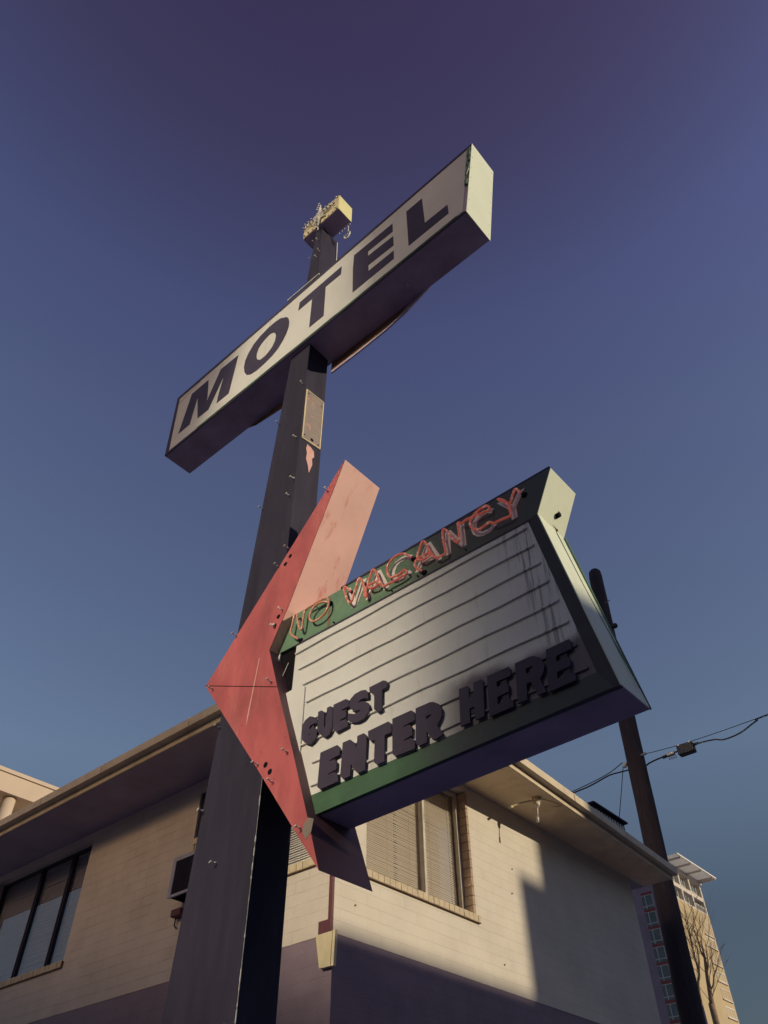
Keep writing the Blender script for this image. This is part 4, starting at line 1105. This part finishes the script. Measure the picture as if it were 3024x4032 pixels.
g.add(vs, fs, 0, True).build('shaft', M['wood'], up_)
B().tube([(pxx(12.9) + 0.1, 14.42, 12.93), (pxx(12.9) + 0.26, 14.42, 12.97)], 0.012, 8).build('step_bolt', M['steel'], up_)
B().tube([(pxx(12.2), 14.34, 12.23), (pxx(12.2) + 0.30, 14.34, 12.16)], 0.05, 10).ball((pxx(12.2) + 0.27, 14.34, 12.18), 0.065).build('bracket', M['cable'], up_)
B().box(pxx(12.5) - 0.26, pxx(12.5) - 0.16, 14.34, 14.42, 12.55, 12.68).build('tag_plate', M['steel'], up_)
B().tube([(pxx(9.0) - 0.17, 14.42, 9.0), (-5.93, 14.42, 9.05)], 0.03, 8).ball((-5.92, 14.42, 8.99), 0.045).build('insulator', M['ceramic'], up_)
B().tube([(pxx(9.1) + 0.15, 14.42, 9.08), (-5.44, 14.42, 9.09)], 0.022, 8).ball((-5.43, 14.42, 9.09), 0.03).build('eye_bolt', M['steel'], up_)
def cable(name, label, pts, r, m=M['cable'], grp='overhead cables at the utility pole'):
    o = B().tube(smooth_path(pts, 8), r, 8).build(name, m)
    return tag(o, label, 'cable', grp)
cable('overhead_cable', 'thin messenger wire running from the pole down left behind the motel roof', [(-5.95, 14.42, 9.07), (-6.4, 14.5, 8.98), (-7.3, 14.5, 8.87), (-9.0, 14.5, 8.75), (-14, 14.5, 8.7)], 0.009)
cable('overhead_cable', 'thick service cable curving off the pole and down left to the roof', [(-5.86, 14.40, 8.87), (-6.1, 14.42, 8.90), (-6.34, 14.46, 8.925), (-6.8, 14.5, 8.87), (-7.3, 14.5, 8.835), (-9.0, 14.5, 8.71), (-14, 14.5, 8.66)], 0.015)
cable('overhead_cable', 'thin taut wire running from the pole to the right edge of view', [(-5.44, 14.42, 9.09), (-5.2, 14.46, 9.08), (-4.48, 14.5, 9.055), (-3.15, 14.5, 9.05), (-1, 14.5, 9.1), (6, 14.5, 9.4)], 0.007)
cable('overhead_cable', 'thick sagging cable leaving the splice case to the right', [(-4.45, 14.5, 8.97), (-4.25, 14.5, 8.96), (-4.04, 14.5, 8.93), (-3.88, 14.5, 8.873), (-3.65, 14.5, 8.875), (-3.47, 14.5, 8.91), (-3.18, 14.5, 9.01), (-2.9, 14.5, 9.05), (0, 14.5, 9.08), (6, 14.5, 9.38)], 0.015)
cable('overhead_cable', 'thick cable looping from the pole up to the splice case', [(-5.52, 14.42, 8.82), (-5.42, 14.44, 8.88), (-5.25, 14.48, 8.925), (-5.1, 14.5, 8.94), (-4.95, 14.5, 8.945), (-4.79, 14.5, 8.955)], 0.016)
cable('guy_wire', 'thin guy wire dropping from the pole towards the roof edge', [(-5.95, 14.42, 9.0), (-6.36, 14.5, 7.95), (-7.4, 14.6, 5.2), (-9.2, 14.8, 0.3)], 0.008, M['cable'])
sc_ = thing('splice_case', 'black splice case hung on the cable right of the pole', 'splice case', (-4.62, 14.5, 8.83))
B().box(-4.79, -4.46, 14.42, 14.58, 8.835, 9.03).build('case', M['cable'], sc_, bevel=0.02)
B().tube([(-4.46, 14.5, 8.975), (-4.36, 14.5, 8.975)], 0.032, 10, r1=0.02).build('boot', M['cable'], sc_)
B().box(-4.76, -4.72, 14.45, 14.5, 9.03, 9.062).box(-4.54, -4.50, 14.45, 14.5, 9.03, 9.06).build('hanger', M['steel'], sc_)
tm = thing('cable_terminal', 'small pale terminal with stub fingers beside the splice case', 'terminal', (-4.95, 14.5, 8.83))
B().box(-5.03, -4.87, 14.46, 14.54, 8.915, 8.975).build('body', M['steel'], tm, bevel=0.01)
B().tube([(-5.13, 14.5, 8.93), (-5.03, 14.5, 8.94)], 0.03, 10).build('boot', M['cable'], tm)
g = B()
for i in range(4):
    B().tube([(-5.01 + i * 0.045, 14.5, 8.915), (-5.0 + i * 0.045, 14.5, 8.84)], 0.012, 8).build('stub', M['steel'], tm)

# ---------------------------------------------------------------- apartment tower far behind
TX, TY0, TY1 = -60.0, 154.9, 170.2
tw = thing('apartment_tower', 'tall ochre apartment tower with slatted roof overhang far right', 'building', (-66, 162, 0))
B().box(TX - 22, TX, TY0, TY1, 0, 53.0).build('tower_wall', M['ochre'], tw)
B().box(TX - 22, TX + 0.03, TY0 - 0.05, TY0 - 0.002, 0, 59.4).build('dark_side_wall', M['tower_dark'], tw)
B().box(TX - 22, TX - 0.9, TY0, TY1, 53.0, 59.4).build('top_storeys', M['stucco'], tw)
pil = [155.1, 159.5, 164.3, 169.7]
for y in pil:
    B().box(TX - 0.9, TX, y - 0.28, y + 0.28, 53.0, 59.4).build('pilaster', M['tower_white'], tw)
for z0_, z1_ in ((53.0, 53.35), (55.55, 56.35), (58.9, 59.4)):
    B().box(TX - 0.89, TX - 0.04, TY0 + 0.01, TY1 - 0.2, z0_, z1_).build('floor_band', M['tower_white'], tw)
def twin(y0, y1, z0_, z1_, x, m=M['bright_trim'], split=2, transom=0.3):
    o = B().box(x, x + 0.12, y0, y0 + 0.14, z0_, z1_).box(x, x + 0.12, y1 - 0.14, y1, z0_, z1_).box(x, x + 0.12, y0 + 0.14, y1 - 0.14, z0_, z0_ + 0.14) \
        .box(x, x + 0.12, y0 + 0.14, y1 - 0.14, z1_ - 0.14, z1_)
    for k in range(1, split + 1):
        yy = y0 + (y1 - y0) * k / (split + 1)
        o.box(x + 0.01, x + 0.10, yy - 0.05, yy + 0.05, z0_ + 0.14, z1_ - 0.14)
    if transom:
        o.box(x + 0.02, x + 0.09, y0 + 0.14, y1 - 0.14, z0_ + (z1_ - z0_) * transom, z0_ + (z1_ - z0_) * transom + 0.09)
    w = o.build('window', m, tw)
    B().box(x + 0.0, x + 0.05, y0 + 0.1, y1 - 0.1, z0_ + 0.1, z1_ - 0.1).build('pane', M['tower_glass'], w)
    return w
for i in range(3):
    y0_, y1_ = pil[i] + 0.55, pil[i + 1] - 0.55
    twin(y0_, y1_, 56.45, 58.85, TX - 0.85)
    if i < 2:
        twin(y0_, y1_, 53.4, 55.5, TX - 0.85)
# open balcony in the last bay
B().box(TX - 0.88, TX - 0.80, pil[2] + 0.4, pil[3] - 0.4, 53.4, 55.5).build('balcony_recess', M['tower_glass'], tw)
g = B().box(TX - 0.12, TX - 0.04, pil[2] + 0.29, pil[3] - 0.29, 54.25, 54.35)
for k in range(9):
    y = pil[2] + 0.6 + k * 0.52
    g.box(TX - 0.11, TX - 0.05, y, y + 0.07, 53.36, 54.25)
g.build('balcony_railing', M['bright_trim'], tw)
# roof overhang of slats on ribs
g = B()
for k in range(9):
    g.box(TX - 0.1 + k * 0.37, TX + 0.12 + k * 0.37, TY0 - 1.5, TY1 + 1.3, 59.95, 60.07)
g.build('roof_slats', M['bright_trim'], tw)
for y in (155.2, 159.7, 164.5, 169.9, 171.0):
    B().box(TX - 0.5, TX + 3.1, y - 0.12, y + 0.12, 59.62, 59.94).build('roof_rib', M['tower_white'], tw)
B().box(TX - 22, TX - 0.2, TY0 - 0.3, TY1 + 1.5, 59.42, 60.1).build('roof', M['tower_white'], tw)
B().box(TX + 3.12, TX + 3.24, TY0 - 1.5, TY1 + 1.3, 59.9, 60.15).build('roof_edge', M['bright_trim'], tw)
for r in range(9):
    zt = 51.4 - r * 2.94
    hgt = 2.5 if r == 0 else 1.75
    twin(165.4, 169.4, zt - hgt, zt, TX - 0.06, M['tower_white'] if r % 2 == 0 else M['bright_trim'], split=3, transom=0)
    B().box(TX + 0.001, TX + 0.25, 165.2, 169.6, zt - hgt - 0.18, zt - hgt - 0.02).build('window_ledge', M['tower_white'], tw)
# window strip on the shaded side
y = TY0 - 0.052
for r in range(9):
    zt = 54.6 - r * 3.06
    f_ = B().box(-66.7, -64.4, y - 0.10, y, zt - 0.12, zt).box(-66.7, -64.4, y - 0.10, y, zt - 2.1, zt - 1.95)
    f_.box(-66.05, -65.87, y - 0.099, y - 0.001, zt - 2.5, zt - 0.12).box(-64.55, -64.4, y - 0.099, y - 0.001, zt - 2.3, zt - 0.12)
    w = f_.build('window', M['dim_trim'], tw)
    B().box(-66.68, -64.42, y - 0.05, y - 0.02, zt - 2.5, zt - 0.05).build('pane', M['tower_glass'], w)
    B().box(-66.7, -64.4, y - 0.06, y - 0.001, zt + 0.01, zt + 0.52).build('spandrel', M['spandrel'], tw)

# ---------------------------------------------------------------- pale building behind on the left
nb = thing('roofed_building', 'sunlit cream building with thick roof edge and round column far left', 'building', (-38, 17, 0))
B().box(-50, -35, 8, 24, 17.4, 18.25).build('roof_edge', M['stucco'], nb)
B().box(-50.1, -34.93, 7.9, 24.1, 18.25, 18.42).build('roof_cap', M['stucco'], nb)
B().box(-50, -37.2, 8.2, 24, 0, 17.4).build('wall', M['stucco'], nb)
for y in (9.9, 14.68, 19.4):
    B().tube([(-35.45, y, 0), (-35.45, y, 17.4)], 0.29, 24).build('column', M['stucco'], nb)

# ---------------------------------------------------------------- bare tree before the tower
def twigs(g, p, d, r, L, depth, rnd):
    if depth == 0 or r < 0.005:
        return
    q = [p]
    for k in range(4):
        d = (d + Vector((rnd.uniform(-.16, .16), rnd.uniform(-.16, .16), rnd.uniform(-.02, .12)))).normalized()
        q.append(q[-1] + d * L / 4)
    g.tube(q, r, 5, caps=False, r1=r * 0.55)
    for k in range(rnd.choice((2, 3))):
        nd = (d + Vector((rnd.uniform(-.6, .6), rnd.uniform(-.6, .6), rnd.uniform(-.1, .5)))).normalized()
        twigs(g, q[rnd.choice((2, 3, 4))], nd, r * 0.55, L * 0.72, depth - 1, rnd)
tr_ = thing('bare_tree', 'leafless tree reaching up in front of the ochre tower', 'tree', tuple(Vector(D['tree'][0][0][:2] + (0,))))
rnd = random.Random(21)
g = B(); tg = B()
for i, ln in enumerate(D['tree']):
    P = [Vector(p) for p in ln]
    if i in (0, 3):
        P = [Vector((P[0].x - 0.1, P[0].y, 0))] + P
    r0 = 0.24 if i == 0 else (0.12 if i == 3 else 0.06)
    g.tube(smooth_path(P, 4), r0, 8, r1=0.025)
    for p in smooth_path(P, 2)[3:]:
        for k in range(1):
            d = Vector((rnd.uniform(-.7, .7), rnd.uniform(-.6, .6), rnd.uniform(.4, 1.2))).normalized()
            twigs(tg, Vector(p), d, 0.022, rnd.uniform(1.0, 1.7), 3, rnd)
g.build('trunk', M['bark'], tr_); tg.build('twigs', M['bark'], tr_)

# ---------------------------------------------------------------- blocks added out of view to steer the light; their shade and
# the sun glare off their added mirrors fall on the sign
ob = thing('shade_block', 'plain block added across the street, out of view, to shade the motel', 'building', (24, 16, 0))
g = B()
g.add([(20, 6, 0), (20, 19.0, 0), (20, 19.0, 13.38), (20, 15.3, 13.38), (20, 11.0, 11.95), (20, 6, 10.3),
       (30, 6, 0), (30, 19.0, 0), (30, 19.0, 13.38), (30, 15.3, 13.38), (30, 11.0, 11.95), (30, 6, 10.3)],
      [(0, 1, 2, 3, 4, 5), (11, 10, 9, 8, 7, 6), (0, 6, 7, 1), (1, 7, 8, 2), (2, 8, 9, 3), (3, 9, 10, 4), (4, 10, 11, 5), (5, 11, 6, 0)])
g.build('wall', M['shade_block_dark'], ob)  # body of the added shade block
def wing(ya, z0, z1):
    f = [(20, ya), (30, ya + 3.74), (30, 42), (20, 42)]
    return [(x, y, z0) for x, y in f] + [(x, y, z1) for x, y in f]
FBX = [(0, 3, 2, 1), (4, 5, 6, 7), (0, 1, 5, 4), (1, 2, 6, 5), (2, 3, 7, 6), (3, 0, 4, 7)]
B().add(wing(18.72, 0, 14.8), FBX).add(wing(19.3, 14.802, 24), FBX).build('shade_block_tall_wing', M['shade_block_dark'], ob)
B().box(20, 30, -60, 5.99, 0, 10.0).build('shade_block_low_wing', M['shade_block_dark'], ob)  # unseen low wing added to cut sky light on the walls
gb = thing('sun_reflector_block', 'mirror block added behind the viewer, out of view, to reflect the sun', 'building', (-5, -11, 0))
mm = bpy.data.materials.new('sun_mirror'); mm.use_nodes = True
b_ = mm.node_tree.nodes['Principled BSDF']
b_.inputs['Base Color'].default_value = (0.90, 0.92, 0.90, 1); b_.inputs['Metallic'].default_value = 1.0
b_.inputs['Roughness'].default_value = 0.12
md = bpy.data.materials.new('dim_sun_mirror'); md.use_nodes = True
b_ = md.node_tree.nodes['Principled BSDF']
b_.inputs['Base Color'].default_value = (0.24, 0.18, 0.13, 1); b_.inputs['Metallic'].default_value = 1.0
b_.inputs['Roughness'].default_value = 0.2
# the facade stands where it throws the low sun level along +Y onto the face of the sign
nrm = (SUN + Vector((0.0, 1.0, -0.34)).normalized()).normalized()
nh = Vector((nrm.x, nrm.y, 0)).normalized(); tg_ = Vector((nh.y, -nh.x, 0))
c0 = Vector((-3.9, -9.5, 0))
def facet(poly, d0, d1):
    """poly in (world x, z) on the facade"""
    vs = []
    for dd in (d0, d1):
        for x, z in poly:
            q = c0 + tg_ * ((x - c0.x) / tg_.x) - nh * dd
            vs.append((q.x, q.y, z))
    n = len(poly)
    return vs, [tuple(range(n)), tuple(reversed(range(n, 2 * n)))] + [(i, i + n, (i + 1) % n + n, (i + 1) % n) for i in range(n)]
B().add(*facet([(-14, 0), (-0.8, 0), (-0.8, 17.7), (-14, 17.7)], 0.03, 3.0)).build('wall', M['pylon'], gb)  # backing of the added sun reflector block
B().add(*facet([(-6.9, 8.3), (-5.2, 8.3), (-5.2, 6.6), (-2.3, 6.6), (-2.3, 9.0), (-2.8, 13.4), (-3.3, 17.5), (-4.4, 17.5), (-5.1, 13.4), (-6.7, 9.3)], 0.0, 0.025)).build('sun_reflector_panels', mm, gb)  # added mirror, outline cut to shape the sun patch on the sign
B().add(*facet([(-13.8, 8.1), (-7.0, 8.1), (-6.8, 9.3), (-5.2, 13.4), (-4.5, 17.5), (-13.8, 17.5)], 0.0, 0.025)).build('dim_sun_reflector_panels', md, gb)  # dim mirror added to brighten the front wall
B().add(*facet([(-2.5, 12.0), (-2.65, 13.4), (-3.2, 17.5), (-0.9, 17.5), (-0.9, 12.0)], 0.0, 0.025)).build('dim_sun_reflector_panels', md, gb)  # dim mirror added to brighten the right end of the name box
